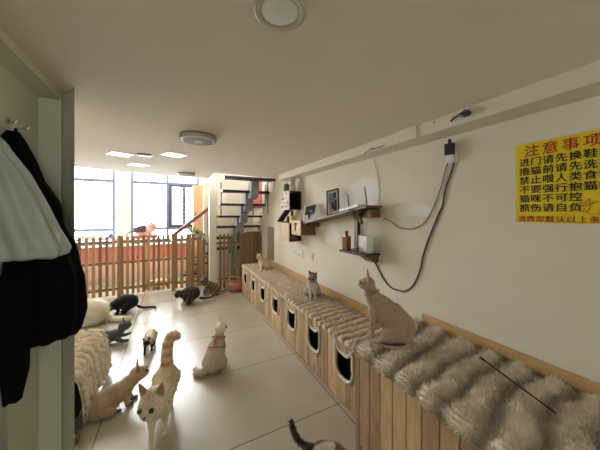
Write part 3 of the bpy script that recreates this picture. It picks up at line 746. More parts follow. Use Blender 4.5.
# ============================================================ COATS on the left wall
def rings(name, levels, m, parent=None, folds=7, amp=.012, seed=0, n=72, sub=8):
    """levels: (z, cx, cy, rx, ry) from top to bottom"""
    bm = bmesh.new(); R = []
    lv = []
    for a, b_ in zip(levels, levels[1:]):
        for k in range(sub): t = k/sub; t = t; lv.append([a[i]*(1-t)+b_[i]*t for i in range(5)])
    lv.append(list(levels[-1]))
    for li, (z, cx, cy, rx, ry) in enumerate(lv):
        ring = []
        for k in range(n):
            a = 2*PI*k/n; f = amp*math.sin(a*folds+2.5*noise.noise(Vector((z*2, seed, 0)))+seed) + amp*1.2*noise.noise(Vector((math.cos(a)*2, math.sin(a)*2, z*4+seed)))
            f *= min(1, (min(rx, ry))/.05)
            ring.append(bm.verts.new((cx+(rx+f)*math.cos(a), cy+(ry+f)*math.sin(a), z + .01*noise.noise(Vector((a, z*3, seed))))))
        R.append(ring)
    for a, b_ in zip(R, R[1:]):
        for i in range(n): bm.faces.new([a[i], a[(i+1) % n], b_[(i+1) % n], b_[i]])
    bm.faces.new(R[0]); bm.faces.new(R[-1])
    return link(name, bm, m, parent, True)
jk = empty('black_coat', (0, 0, 0), 0, 'bulky black coat hanging on the left wall behind the white bag', 'coat')
cb_ = rings('coat_body', [(1.945, -.60, 1.50, .015, .03), (1.91, -.60, 1.50, .03, .05), (1.84, -.58, 1.5, .035, .08), (1.745, -.565, 1.5, .045, .10), (1.64, -.54, 1.50, .08, .12), (1.55, -.53, 1.50, .085, .12), (1.45, -.505, 1.50, .105, .12), (1.31, -.49, 1.5, .12, .12), (1.15, -.487, 1.5, .12, .115), (1.07, -.49, 1.5, .105, .10), (1.045, -.485, 1.5, .085, .08)], BLK, jk, 9, .010, 2)
rings('coat_sleeve', [(1.35, -.57, 1.42, .05, .05), (1.1, -.575, 1.42, .052, .05), (.95, -.575, 1.42, .05, .048), (.86, -.585, 1.42, .045, .04), (.845, -.59, 1.42, .035, .03)], BLK, jk, 5, .006, 4)
bm = bmesh.new(); tube(bm, [(-.60, 1.52, 1.93), (-.60, 1.52, 1.965), (-.612, 1.52, 1.93)], .004); link('hanging_loop', bm, BLK, cb_, True)
bgm = mat('thin_white_plastic', (186, 194, 186), .35, .08, 12, 1.0, 16)
bg_ = empty('white_plastic_bag', (0, 0, 0), 0, 'large white plastic shopping bag hanging in front of the black coat', 'bag')
rings('bag_body', [(1.90, -.60, 1.24, .02, .05), (1.86, -.585, 1.24, .045, .06), (1.80, -.57, 1.24, .065, .06), (1.74, -.55, 1.25, .08, .06), (1.63, -.53, 1.26, .105, .07), (1.54, -.51, 1.27, .115, .08), (1.47, -.49, 1.28, .125, .09), (1.445, -.49, 1.28, .12, .085), (1.435, -.49, 1.28, .10, .06)], bgm, bg_, 9, .016, 7)
for y in (1.22, 1.27):
    bm = bmesh.new(); tube(bm, [(-.59, y, 1.78), (-.585, y+.01, 1.86), (-.60, 1.25, 1.93), (-.60, y-.01, 1.86), (-.605, y, 1.78)], .008, 6); link('bag_handle', bm, bgm, bg_, True)
gt = empty('grey_garment', (0, 0, 0), 0, 'pale grey garment hanging low at the left edge of the picture', 'garment')
rings('garment_body', [(1.28, -.60, 1.33, .012, .05), (1.1, -.60, 1.33, .018, .09), (.83, -.598, 1.33, .020, .10), (.5, -.592, 1.33, .024, .11), (.3, -.59, 1.33, .026, .11)], mat('pale_grey_cloth', (168, 172, 160), .9, .05, 8), gt, 6, .006, 9)
rings('garment_cuff', [(.30, -.59, 1.33, .029, .114), (.26, -.59, 1.33, .028, .112)], MATS['pale_grey_cloth'], gt, 6, .004, 9)
for i, (y, lb) in enumerate(((1.60, 'small chrome wall hook at the right of the two, above the black coat'), (1.50, 'small chrome wall hook holding the black coat, at the left of the two'))):
    h = empty('wall_hook', (-.62, y, 1.985), 0, lb, 'hook')
    boxo('hook_plate', (.0, .006, -.010, .010, -.012, .018), CHROME, h, .002)
    bm = bmesh.new(); tube(bm, [(.005, 0, .005), (.018, 0, .0), (.026, 0, .002), (.03, 0, .012)], .0035); link('hook_prong', bm, CHROME, h, True)

# ============================================================ LITTER TUB, WAND, SILL THINGS
lt = empty('litter_tub', (1.15, 5.20, 0), 0, 'pink rounded litter tub with dark opening between the fence and the bench end', 'litter tub')
TUB = mat('pink_plastic', (186, 122, 118), .4)
bm = bmesh.new(); lathe(bm, [(.13, 0), (.165, .02), (.19, .09), (.195, .13), (.18, .18), (.15, .215), (.14, .21), (.15, .15), (.12, .03)], 32); link('tub_base', bm, TUB, lt, True)
bm = bmesh.new(); tube(bm, [(.145*math.cos(a), .145*math.sin(a), .215+.06*(.5+.5*math.sin(a))) for a in [2*PI*k/16 for k in range(17)]], .022, 10, 4); link('tub_hood', bm, TUB, lt, True)
bm = bmesh.new(); lathe(bm, [(.142, .17), (.14, .185), (.001, .19)], 24); link('opening_shade', bm, mat('painted_tub_shade', (24, 21, 20), .9), lt, True)  # near-black disc paints the shade inside the tub opening
lt.scale = (.76, .76, .95)
wd = empty('toy_wand', (0, 0, 0), 0, 'thin black cat teaser wand lying on the near fur runner', 'toy wand')
bm = bmesh.new(); cyl(bm, (1.560, .775, .772), (1.413, .438, .772), .0042, .003, seg=8); link('wand_rod', bm, BLKP, wd, True)
bm = bmesh.new(); cyl(bm, (1.573, .805, .772), (1.560, .775, .772), .007, .006, seg=10); link('wand_grip', bm, BLKP, wd, True)
# raised pink cat perch behind the fence
pc = empty('pink_cat_perch', (-.50, 6.15, 0), 0, 'pink cushioned cat perch behind the fence in front of the window', 'cat perch')
boxo('perch_platform', (-.22, .24, -.14, .14, 1.06, 1.09), WHITE, pc, .008)
bm = bmesh.new(); cyl(bm, (0, 0, 0), (0, 0, 1.06), .045); link('perch_post', bm, mat('sisal', (196, 172, 132), .9), pc, True)
bm = bmesh.new(); box(bm, -.2, .22, -.13, .13, 1.09, 1.14, bev=.02); link('perch_cushion', bm, mat('pink_plush', (214, 128, 130), .95), pc)
# white shelf with bits and bobs under the left window
sh = empty('white_side_table', (-1.35, 6.45, 0), 0, 'long white side table behind the left fence panel', 'table')
boxo('table_top', (-.75, .42, -.2, .2, 1.05, 1.09), WHITE, sh, .004)
for x in (-.72, .38):
    for y in (-.17, .17): boxo('leg', (x-.02, x+.02, y-.02, y+.02, 0, 1.05), WHITE, sh)
rr = random.Random(11)
things = [(-1.95, .07, .10), (-1.78, .09, .09), (-1.60, .06, .12), (-1.44, .08, .08), (-1.28, .07, .10)]
for i, (x, r, h) in enumerate(things):
    lb = ['crumpled white plastic bag at the left end of the side table', 'low crumpled white bag, second from the left on the side table', 'taller crumpled white bag in the middle of the side table', 'flat white bundle right of the middle of the side table', 'crumpled white bag next to the blue bag'][i]
    o = blob('crumpled_bag', (x, 6.42, 1.092+h/2), (r, .07, h/2), WHITE, None, i*3, .5); tag(o, lb, 'bag')
o = blob('blue_bag', (-1.12, 6.38, 1.135), (.055, .05, .045), mat('blue_plastic', (60, 100, 190), .4), None, 20, .5); tag(o, 'small bright blue bag at the right end of the side table', 'bag')

# ============================================================ CATS
_t = bmesh.new(); bmesh.ops.create_icosphere(_t, subdivisions=2, radius=1); ICO = [v.co.copy() for v in _t.verts]; _t.free()
def cat(label, loc, heading, caps, ears_eyes, colour, scale=1.0, vox=.006, fluff=0, flen=.02, name='cat', extra=None, collar=None, eye_col=(40, 34, 20), seed=1, ear=1.0):
    """caps: (tag, p0, r0, p1, r1). ears_eyes: head centre, yaw, pitch, size, roll.  colour(tag, p, n) -> rgb 0-255"""
    hc, yaw, pitch, hs, roll = ears_eyes
    HM = Matrix.Translation(hc) @ Matrix.Rotation(yaw, 4, 'Z') @ Matrix.Rotation(-pitch, 4, 'Y') @ Matrix.Rotation(roll, 4, 'X')
    C = [(t, Vector(a), r, Vector(b_), s) for t, a, r, b_, s in caps]
    def H(t, a, r, b_, s): C.append((t, HM @ (Vector(a)*hs), r*hs, HM @ (Vector(b_)*hs), s*hs))
    H('head', (-.008, 0, .004), .050, (.012, 0, -.002), .046)
    for sy in (-1, 1):
        H('cheek', (.012, .020*sy, -.012), .028, (.02, .018*sy, -.014), .024)
    H('muzzle', (.038, .008, -.016), .018, (.048, .004, -.018), .014)
    H('muzzle', (.038, -.008, -.016), .018, (.048, -.004, -.018), .014)
    H('muzzle', (.03, 0, -.028), .016, (.042, 0, -.03), .010)
    H('head', (.025, 0, .010), .022, (.050, 0, -.008), .009)
    bm = bmesh.new()
    for t, a, r, b_, s in C:
        hb = bmesh.new()
        for q in ICO: hb.verts.new(a + q*r)
        if (a-b_).length > 1e-4:
            for q in ICO: hb.verts.new(b_ + q*s)
        h = bmesh.ops.convex_hull(hb, input=list(hb.verts))
        vm = {}
        for f in hb.faces:
            for v in f.verts:
                if v not in vm: vm[v] = bm.verts.new(v.co)
            bm.faces.new([vm[v] for v in f.verts])
        hb.free()
    # ears: curved cones, flattened front to back
    ear_pts = []
    for sy in (-1, 1):
        base = HM @ (Vector((-.004, .028*sy, .032))*hs); tip = HM @ (Vector((.004, .028*sy+.016*sy*ear, .032+.056*ear))*hs)
        ax = (HM.to_3x3() @ Vector((1, 0, 0))).normalized(); up = (tip-base).normalized(); sd = ax.cross(up).normalized()
        A = []
        for k in range(8):
            a = 2*PI*k/8; A.append(bm.verts.new(base + sd*math.cos(a)*.024*ear*hs + ax*math.sin(a)*.011*hs - up*.012*hs))
        B = [bm.verts.new(base.lerp(tip, .6) + sd*math.cos(2*PI*k/8)*.0125*ear*hs + ax*math.sin(2*PI*k/8)*.007*hs) for k in range(8)]
        T = [bm.verts.new(tip + sd*math.cos(2*PI*k/8)*.0035*hs + ax*math.sin(2*PI*k/8)*.0035*hs) for k in range(8)]
        for P_, Q in ((A, B), (B, T)):
            for k in range(8): bm.faces.new([P_[k], P_[(k+1) % 8], Q[(k+1) % 8], Q[k]])
        bm.faces.new(A[::-1]); bm.faces.new(T); ear_pts.append((base, tip))
    bmesh.ops.recalc_face_normals(bm, faces=bm.faces)
    me = bpy.data.meshes.new('tmp'); bm.to_mesh(me); bm.free()
    ob = bpy.data.objects.new('tmp', me); COL.objects.link(ob)
    md_ = ob.modifiers.new('r', 'REMESH'); md_.mode = 'VOXEL'; md_.voxel_size = vox
    m2 = ob.modifiers.new('s', 'SMOOTH'); m2.iterations = 5; m2.factor = .5
    dg = bpy.context.evaluated_depsgraph_get(); mm = bpy.data.meshes.new_from_object(ob.evaluated_get(dg))
    bpy.data.objects.remove(ob)
    n = len(mm.vertices); V = np.empty(n*3); mm.vertices.foreach_get('co', V); V = V.reshape(-1, 3)
    Nn = np.empty(n*3); mm.vertices.foreach_get('normal', Nn); Nn = Nn.reshape(-1, 3)
    F = [list(p.vertices) for p in mm.polygons]
    # nearest capsule decides the tag
    best = np.full(n, 9.); ti = np.zeros(n, int); tags = [c[0] for c in C]+['ear', 'ear']
    for k, (t, a, r, b_, s) in enumerate(C+[('ear', e[0]+(e[1]-e[0])*.15, .016*hs, e[1], .006*hs) for e in ear_pts]):
        a_ = np.array(a); d = np.array(b_)-a_; dd = max(d@d, 1e-9); u = np.clip(((V-a_)@d)/dd, 0, 1)
        q = np.linalg.norm(V-a_-u[:, None]*d, axis=1)-(r+(s-r)*u); sel = q < best; best[sel] = q[sel]; ti[sel] = k
    Cc = np.zeros((n, 3)); hinv = HM.inverted()
    for i in range(n):
        p = Vector(V[i]); t = tags[ti[i]]; Cc[i] = lin(*colour(t, p, Vector(Nn[i]), (hinv @ p)/hs))[:3]
    # smooth colour borders a little
    E = np.empty(len(mm.edges)*2, int); mm.edges.foreach_get('vertices', E); E = E.reshape(-1, 2)
    for _ in range(2):
        S = Cc.copy(); cnt = np.ones(n); np.add.at(S, E[:, 0], Cc[E[:, 1]]); np.add.at(S, E[:, 1], Cc[E[:, 0]]); np.add.at(cnt, E[:, 0], 1); np.add.at(cnt, E[:, 1], 1); Cc = S/cnt[:, None]
    root = empty(name, loc, heading, label, 'cat'); root.scale = (scale,)*3
    if fluff:
        rng = np.random.default_rng(seed)
        wgt = np.array([{'ear': .1, 'muzzle': .05, 'head': .35, 'leg': .5, 'paw': .1, 'tail': 1.3}.get(tags[k], 1.) for k in ti]); wgt /= wgt.sum()
        idx = rng.choice(n, fluff, p=wgt)
        L_ = np.array([{'ear': .3, 'muzzle': .2, 'head': .35, 'leg': .5, 'paw': .3, 'cheek': .5, 'tail': 1.1}.get(tags[k], 1.) for k in ti])[idx]
        m_ = len(idx); Pb = V[idx]; Nb = Nn[idx]
        back = np.array([-.75, 0, -.45]); d = Nb*.55+back*.6+rng.normal(size=(m_, 3))*.18; d /= np.linalg.norm(d, axis=1)[:, None]
        s = np.cross(Nb, d); s /= (np.linalg.norm(s, axis=1)[:, None]+1e-6); Ln = (flen*L_*rng.uniform(.5, 1.15, m_))[:, None]
        W = np.empty((m_*3, 3)); W[0::3] = Pb+s*.0022-Nb*.002; W[1::3] = Pb-s*.0022-Nb*.002; W[2::3] = Pb+d*Ln
        F += (np.arange(m_*3).reshape(-1, 3)+n).tolist(); V = np.vstack([V, W]); Cc = np.vstack([Cc, np.repeat(np.clip(Cc[idx]*rng.uniform(.88, 1.1, (m_, 1)), 0, 1), 3, 0)])
    bpy.data.meshes.remove(mm)
    mesh_np('body', V, F, Cc, FUR, root)
    EM = mat('cat_eye_%d' % (eye_col[0]*7+eye_col[1]), eye_col, .08)
    for sy in (-1, 1):
        bm = bmesh.new(); bmesh.ops.create_icosphere(bm, subdivisions=2, radius=.0095*hs, matrix=HM @ Matrix.Translation(Vector((.0495, .0215*sy, .010))*hs)); link('eye', bm, EM, root, True)
    bm = bmesh.new(); bmesh.ops.create_icosphere(bm, subdivisions=2, radius=.006*hs, matrix=HM @ Matrix.Translation(Vector((.0605, 0, -.010))*hs)); link('nose', bm, mat('cat_nose', (150, 92, 84), .4), root, True)
    return root

def tailcaps(pts, r0, r1, n=5, t='tail'):
    P = catmull(pts, n); K = len(P)-1
    return [(t, P[i], r0+(r1-r0)*i/K, P[i+1], r0+(r1-r0)*(i+1)/K) for i in range(K)]

def sit_caps(h=1.0, tail=None, lean=0, slim=1.0, tr=.017, elegant=False):
    """upright sitting cat, forward +x, head expected near (.09+lean, 0, .33*h)"""
    s = slim
    c = [('body', (-.09, 0, .085), .085*s, (-.05, 0, .13*h), .088*s), ('body', (-.05, 0, .13*h), .088*s, (.01+lean*.4, 0, .20*h), .070*s),
         ('body', (.01+lean*.4, 0, .20*h), .070*s, (.055+lean*.8, 0, .245*h), .052*s), ('neck', (.055+lean*.8, 0, .25*h), .046*s, (.08+lean, 0, .31*h), .036),
         ('chest', (.05+lean*.6, 0, .20*h), .052*s, (.04+lean*.4, 0, .14*h), .045*s)]
    if elegant: c += [('neck', (.05+lean*.8, 0, .23*h), .058, (.078+lean, 0, .31*h), .043), ('body', (-.10, 0, .12), .090, (-.04, 0, .16*h), .088)]
    for y in (-1, 1):
        c += [('leg', (.055+lean*.7, .032*y, .20*h), .034*s, (.075+lean*.5, .030*y, .11), .021), ('leg', (.075+lean*.5, .030*y, .11), .020, (.085+lean*.4, .028*y, .025), .015), ('paw', (.085+lean*.4, .028*y, .016), .017, (.108+lean*.4, .029*y, .013), .014),
              ('thigh', (-.075, .052*y, .085), .058*s, (-.01, .068*y, .06), .042*s), ('thigh', (-.01, .068*y, .055), .036*s, (.01, .068*y, .025), .022), ('paw', (.0, .068*y, .016), .017, (.045, .066*y, .014), .014)]
    c += tailcaps(tail or [(-.15, 0, .05), (-.20, .04, .025), (-.17, .11, .02), (-.08, .14, .018), (.0, .13, .016)], tr, tr*.55)
    return c

def walk_caps(tail, L_=.30, z=.20, slim=1.0, kitten=1.0, step=.04, tr=.016, hl=None):
    s = slim
    c = [('body', (-L_/2, 0, z+.005), .066*s, (0, 0, z-.005), .066*s), ('body', (0, 0, z-.005), .066*s, (L_/2-.03, 0, z), .062*s), ('neck', (L_/2-.03, 0, z+.015), .050*s, (L_/2+.05, 0, z+.05), .038)]
    for y, d in ((-1, step), (1, -step)):
        c += [('leg', (L_/2-.03, .034*y, z-.02), .036*s, (L_/2-.03+d*.5, .034*y, z*.5), .020), ('leg', (L_/2-.03+d*.5, .034*y, z*.5), .019, (L_/2-.02+d, .032*y, .025), .014), ('paw', (L_/2-.02+d, .032*y, .016), .016, (L_/2+.005+d, .032*y, .013), .014)]
        c += [('thigh', (-L_/2+.0, .040*y, z-.02), .052*s, (-L_/2+.03-d*.4, .042*y, z*.55), .028), ('leg', (-L_/2+.03-d*.4, .042*y, z*.55), .026, (-L_/2-.04-d*.6, .040*y, z*.32), .016), ('leg', (-L_/2-.04-d*.6, .040*y, z*.32), .015, (-L_/2-.02-d, .038*y, .022), .013), ('paw', (-L_/2-.02-d, .038*y, .015), .015, (-L_/2+.01-d, .038*y, .013), .013)]
    c += tailcaps(tail, tr, tr*.6)
    return c

def crouch_caps(tail, L_=.24, z=.10, s=1.0, tr=.017):
    c = [('body', (-L_/2, 0, z), .088*s, (0, 0, z+.015), .084*s), ('body', (0, 0, z+.015), .084*s, (L_/2, 0, z-.01), .066*s), ('neck', (L_/2, 0, z), .055*s, (L_/2+.06, 0, z+.005), .042)]
    for y in (-1, 1):
        c += [('thigh', (-L_/2+.01, .06*y, z-.02), .062*s, (-L_/2+.07, .07*y, .055), .04), ('paw', (-L_/2+.06, .07*y, .018), .018, (-L_/2+.12, .068*y, .014), .014),
              ('leg', (L_/2, .042*y, z-.02), .034, (L_/2+.0, .042*y, .03), .018), ('paw', (L_/2+.0, .04*y, .016), .016, (L_/2+.04, .04*y, .013), .014)]
    c += tailcaps(tail, tr, tr*.6)
    return c

def fwd(dx, dy): return math.atan2(dy, dx)
solid = lambda c: (lambda t, p, n, h: c)
def mixc(a, b_, k): return tuple(a[i]*(1-k)+b_[i]*k for i in range(3))

# --- large beige short-haired cat on the near bench
def c_beige(t, p, n, h):
    base = (176, 152, 136)
    if t == 'ear': return (176, 134, 120)
    if t in ('leg', 'paw', 'muzzle'): base = (188, 168, 150)
    if t == 'tail': base = (176, 150, 132)
    return mixc(base, (170, 142, 124), .35*max(0, n.z)*(t == 'body')*0+.2*(noise.noise(p*22) > .1))
beige_tail = [(-.13, .03, .04), (-.13, .09, .022), (-.07, .125, .018), (.01, .125, .016), (.07, .105, .016)]
CT1 = cat('large slender beige cat with upright ears sitting on the near plank bench', (1.285, 1.235, .745), fwd(-.64, .77), sit_caps(1.12, beige_tail, .035, 1.12, elegant=True), ((.128, 0, .375), .22, .06, .98, 0), c_beige, .97, .0055, seed=1, ear=1.3)
bm = bmesh.new(); tube(bm, [(.098+.050*math.cos(a), .050*math.sin(a), .318-.45*.050*math.cos(a)) for a in [2*PI*k/16 for k in range(17)]], .0035, 6, 2); link('collar', bm, mat('collar_beige', (150, 122, 100), .7), CT1, True)

# --- silver grey cat with white chest on the low bench
def c_silver(t, p, n, h):
    if t in ('chest', 'paw', 'leg') or (t == 'body' and p.x > .02 and abs(n.y) < .6 and n.x > .2): return (226, 216, 202)
    base = (178, 170, 164)
    if t in ('head', 'cheek', 'ear'): base = (142, 134, 128)
    if t == 'muzzle': base = (190, 176, 162)
    return mixc(base, (96, 90, 86), .6*(math.sin(p.z*110+p.x*60) > .55))
cat('grey tabby cat with pale chest sitting in the middle of the long low bench', (1.53, 2.66, .555), fwd(-.45, -.89), sit_caps(.90, None, 0, 1.1), ((.085, .0, .290), -.35, -.35, 1.18, -.15), c_silver, .95, .0055, seed=2)

# --- cream cat at the far end of the low bench
def c_cream(t, p, n, h):
    return (206, 178, 146) if t not in ('chest', 'leg', 'paw', 'muzzle', 'cheek') else (236, 218, 192)
cat('small cream cat sitting at the far end of the long low bench', (1.50, 4.40, .555), fwd(-.92, -.38), sit_caps(.86, None, .02, 1.0), ((.11, 0, .268), .1, -.3, 1.05, 0), c_cream, .95, .0065, seed=3)

# --- white harness cat sitting on the floor, seen from behind
def c_white(t, p, n, h):
    b0 = (236, 226, 206)
    if t == 'ear': return (226, 196, 176)
    if t in ('body', 'thigh', 'tail'): return mixc(b0, (206, 186, 156), .5*(.5+.5*noise.noise(p*9)))
    return b0
HC = cat('fluffy white cat in a pink harness sitting alone in the middle of the floor', (.42, 2.74, 0), fwd(.55, .84), sit_caps(1.0, [(-.13, .02, .05), (-.18, .07, .035), (-.17, .13, .03), (-.12, .17, .025)], .0, 1.08, .030), ((.085, 0, .355), -1.0, .0, 1.1, 0), c_white, 1.0, .006, 6500, .026, seed=4)
PK = mat('harness_pink', (206, 130, 120), .8)
for cz, rx, ry, cx, tl in ((.275, .068, .064, .055, -.7), (.20, .094, .086, .005, -.6)):
    bm = bmesh.new(); tube(bm, [(cx+rx*math.cos(a), ry*math.sin(a), cz+tl*rx*math.cos(a)*.6) for a in [2*PI*k/20 for k in range(21)]], .009, 8, 2); link('harness_strap', bm, PK, HC, True)
bm = bmesh.new(); tube(bm, [(-.005, 0, .325), (-.03, 0, .29), (-.065, 0, .25), (-.078, 0, .22)], .010, 8, 4); hb_ = link('harness_back_strap', bm, PK, HC, True)
bm = bmesh.new(); tube(bm, [(-.062+.0*math.cos(a), .014*math.cos(a), .275+.014*math.sin(a)) for a in [2*PI*k/12 for k in range(13)]], .003, 6, 2); link('harness_ring', bm, mat('ring_dark', (50, 40, 40), .3, metal=.6), hb_, True)

# --- cream-brown fluffy cat reaching up at left
def c_tan(t, p, n, h):
    if t in ('paw',): return (112, 100, 90)
    if t == 'ear': return (150, 118, 96)
    if t == 'tail': return (118, 110, 100)
    b0 = (206, 178, 144)
    if t == 'leg': return (190, 166, 138)
    if h.length < .09 and h.x > .02: return (190, 160, 130)
    return mixc(b0, (156, 128, 98), .55*(.5+.5*noise.noise(p*11))+.25*(p.x < -.1))
tan_c = [('body', (-.11, 0, .09), .085, (-.03, 0, .11), .086), ('body', (-.03, 0, .11), .086, (.06, 0, .14), .070), ('neck', (.06, 0, .15), .062, (.14, 0, .20), .050)]
for y in (-1, 1):
    tan_c += [('thigh', (-.11, .045*y, .07), .055, (-.03, .062*y, .045), .036), ('paw', (-.04, .062*y, .018), .018, (.03, .06*y, .014), .014), ('leg', (.07, .034*y, .11), .034, (.10+.02*y, .034*y, .025), .016), ('paw', (.10+.02*y, .034*y, .016), .017, (.135+.02*y, .034*y, .014), .015)]
tan_c += tailcaps([(-.18, 0, .05), (-.24, -.04, .03), (-.27, -.12, .03), (-.24, -.20, .035)], .030, .022)
cat('fluffy tan cat stretching its neck up on the floor beside the fur-covered box', (-.415, 2.50, 0), fwd(.95, .25), tan_c, ((.165, 0, .225), -.15, .12, 1.2, 0), c_tan, 1.0, .006, 6500, .022, seed=5)

# --- big pale cat walking towards the camera
def c_pale(t, p, n, h):
    b0 = (232, 218, 188)
    if t == 'tail': return (228, 204, 164) if math.sin((p.z)*95) > -.1 else (196, 160, 118)
    if t == 'ear': return (186, 146, 116)
    if t in ('head', 'muzzle', 'cheek'):
        return mixc(b0, (206, 184, 150), .5*(h.x > .0 and h.z > .015 and abs(h.y) < .022))
    if t in ('body', 'thigh'): return mixc(b0, (206, 182, 142), .45*(p.x < .02)+.2*noise.noise(p*10))
    return b0
big_t = [(-.16, 0, .24), (-.20, 0, .31), (-.21, .0, .40), (-.21, .01, .47), (-.20, .04, .515), (-.19, .07, .51)]
cat('large pale cream cat with raised ringed tail walking towards the camera', (-.065, 2.18, 0), fwd(-.12, -1), walk_caps(big_t, .36, .225, 1.12, tr=.044, step=.05), ((.235, -.02, .315), -.28, -.12, 1.55, 0), c_pale, 1.08, .006, 7000, .02, eye_col=(56, 60, 56), seed=6)

# --- siamese kitten
def c_siam(t, p, n, h):
    if t == 'ear' or t == 'paw' or t == 'tail': return (42, 32, 28)
    if t == 'leg': return mixc((206, 186, 156), (48, 38, 32), 1 if p.z < .09 else .15)
    if t == 'muzzle' or (t in ('head', 'cheek') and h.x > .018): return (46, 36, 32)
    return (222, 206, 178)
cat('small seal-point kitten with dark face and legs walking behind the large pale cat', (-.235, 3.44, 0), fwd(-.10, -1), walk_caps([(-.11, 0, .15), (-.17, .02, .13), (-.22, .03, .08), (-.26, .03, .05)], .22, .15, .78, tr=.010, step=.035), ((.175, 0, .17), 0, -.45, .90, 0), c_siam, .92, .0055, seed=7)

# --- black cat
def c_black(t, p, n, h): return (20, 19, 20)
cat('black cat crouching with its head down in front of the picket fence', (-.68, 4.83, 0), fwd(-.98, -.1), crouch_caps([(-.18, 0, .07), (-.25, -.02, .03), (-.34, -.02, .02), (-.41, .02, .02), (-.40, .07, .02)], .15, .165, 1.32, .022), ((.165, 0, .12), .1, -.7, 1.05, 0), c_black, 1.05, .0075, seed=8)

# --- white and cream fluffy cat curled with its head down
def c_wc(t, p, n, h): return mixc((244, 240, 226), (238, 226, 184), min(1, max(0, .25+1.6*noise.noise(p*4+Vector((3, 1, 0))))) if t != 'tail' else .3)
wc = [('body', (-.05, 0, .17), .165, (.03, 0, .18), .16), ('body', (.03, 0, .15), .14, (.10, 0, .11), .09), ('neck', (.10, 0, .11), .07, (.15, .02, .08), .05)]
for y in (-1, 1): wc += [('thigh', (-.08, .08*y, .08), .07, (.0, .10*y, .05), .045), ('paw', (.0, .10*y, .02), .02, (.05, .10*y, .016), .016), ('leg', (.10, .05*y, .08), .04, (.14, .05*y, .02), .018)]
wc += tailcaps([(-.20, 0, .06), (-.28, .07, .035), (-.38, .10, .035), (-.47, .12, .03)], .040, .03)
cat('fluffy white cat with cream patches hunched on the floor left of the black cat', (-1.06, 4.60, 0), fwd(-.98, .0), wc, ((.175, .03, .075), .3, -.5, .95, 0), c_wc, 1.05, .0085, 6000, .035, seed=9)

# --- grey cat lying on its side
def c_grey(t, p, n, h): return mixc((104, 106, 112), (66, 68, 74), .5+.5*noise.noise(p*14)) if t not in ('ear',) else (72, 66, 68)
gr = [('body', (-.16, 0, .07), .070, (-.03, 0, .075), .075), ('body', (-.03, 0, .075), .075, (.08, 0, .085), .062), ('neck', (.08, 0, .09), .05, (.13, .01, .125), .04),
      ('thigh', (-.14, -.05, .06), .055, (-.05, -.11, .035), .032), ('leg', (-.05, -.11, .033), .026, (.0, -.16, .022), .018), ('leg', (.08, -.04, .06), .032, (.15, -.09, .03), .02), ('paw', (.15, -.09, .03), .019, (.20, -.09, .028), .017),
      ('leg', (.09, .04, .06), .032, (.17, .03, .05), .02), ('paw', (.17, .03, .05), .019, (.21, .03, .06), .017), ('thigh', (-.14, .04, .06), .05, (-.07, .06, .035), .03)]
gr += tailcaps([(-.22, 0, .05), (-.30, -.03, .025), (-.36, -.09, .02)], .018, .012)
cat('dark grey cat lying on the floor with raised head behind the fur blanket', (-.70, 3.80, 0), fwd(.95, .05), gr, ((.16, .02, .165), .2, .15, 1.15, .2), c_grey, 1.05, .007, 2500, .016, seed=10)

# --- dark tabby crouching
def c_dtab(t, p, n, h):
    k = math.sin(p.x*95+p.z*25) > .1
    if t == 'tail': k = math.sin(p.length*120) > 0
    if t in ('paw', 'chest') or (t == 'leg' and p.z < .06): return (150, 138, 122)
    return (30, 26, 24) if k else (66, 57, 50)
cat('dark tabby cat crouching on the floor and licking, in front of the gate', (.27, 4.82, 0), fwd(-.95, .1), crouch_caps([(-.16, 0, .07), (-.22, .0, .055), (-.29, .03, .07), (-.36, .04, .09)], .13, .165, 1.2, .022), ((.15, 0, .17), .5, -.5, 1.1, 0), c_dtab, 1.12, .0075, seed=11)

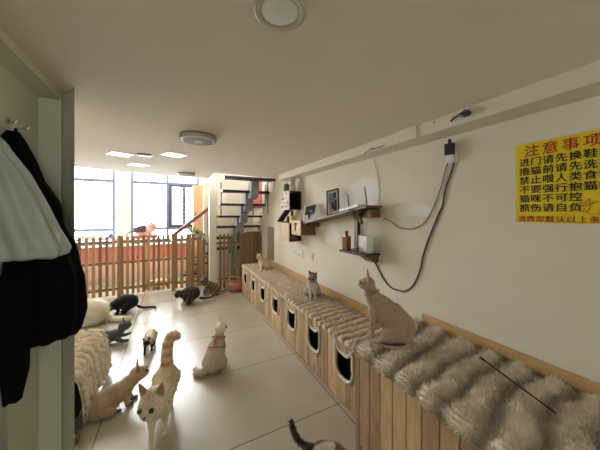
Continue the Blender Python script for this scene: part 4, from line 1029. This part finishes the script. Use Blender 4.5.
# --- brown tabby sitting by the column
def c_btab(t, p, n, h):
    k = math.sin(p.z*80+p.x*70) > .2
    if t in ('chest', 'paw') or (t == 'thigh' and p.z < .04): return (202, 186, 164)
    if t == 'tail': k = math.sin(p.length*110) > .2
    return (74, 60, 50) if k else (138, 116, 96)
cat('brown tabby cat sitting at the foot of the square column', (.66, 5.12, 0), fwd(-.9, -.3), sit_caps(.95, [(-.15, 0, .04), (-.24, -.03, .02), (-.34, -.07, .02), (-.42, -.11, .02)], .03, 1.1), ((.12, 0, .30), .1, -.3, 1.15, 0), c_btab, 1.08, .0075, seed=12)

# --- calico behind fence
def c_cal(t, p, n, h):
    q = noise.noise(p*7+Vector((5, 0, 0)))
    return (206, 150, 92) if q > .05 else ((70, 56, 48) if q < -.22 else (228, 212, 188))
cat('orange and white patched cat lying behind the pickets of the middle fence', (-.22, 6.15, 0), fwd(.95, .1), crouch_caps([(-.18, 0, .06), (-.26, .05, .03), (-.34, .05, .02)], .26, .10, 1.0), ((.19, 0, .17), 0, 0, 1.0, 0), c_cal, 1.0, .009, seed=13)

# --- cat on the pink perch
def c_win(t, p, n, h):
    if t in ('muzzle', 'ear'): return (120, 96, 90)
    return (70, 68, 74) if (p.z > .055 and p.x < .03 and t != 'neck') or t == 'tail' else (236, 204, 192)
cat('grey and pale cat stretching along the pink perch in front of the window', (-.52, 6.15, 1.142), fwd(.98, .05), crouch_caps([(-.15, 0, .07), (-.21, .0, .06), (-.25, -.02, .03), (-.29, -.03, -.03)], .15, .085, .95, .013), ((.125, 0, .165), 0, .1, 1.15, 0), c_win, 1.15, .008, seed=14)

# --- cat leaving the frame at the bottom, tail raised
def c_brw(t, p, n, h):
    if t == 'tail': return (58, 48, 42) if p.z > .10 else (104, 88, 74)
    q = noise.noise(p*8)
    return (216, 204, 188) if q > .0 else (126, 104, 84)
br_t = [(-.13, 0, .10), (-.19, .02, .085), (-.25, .03, .10), (-.30, .04, .16), (-.32, .05, .22)]
cat('brown and white cat with raised dark tail at the foot of the plank bench', (.905, 1.30, 0), fwd(.75, -.66), crouch_caps(br_t, .16, .075, .82, .024), ((.16, 0, .10), 0, -.4, .9, 0), c_brw, .9, .006, 5000, .022, seed=15)
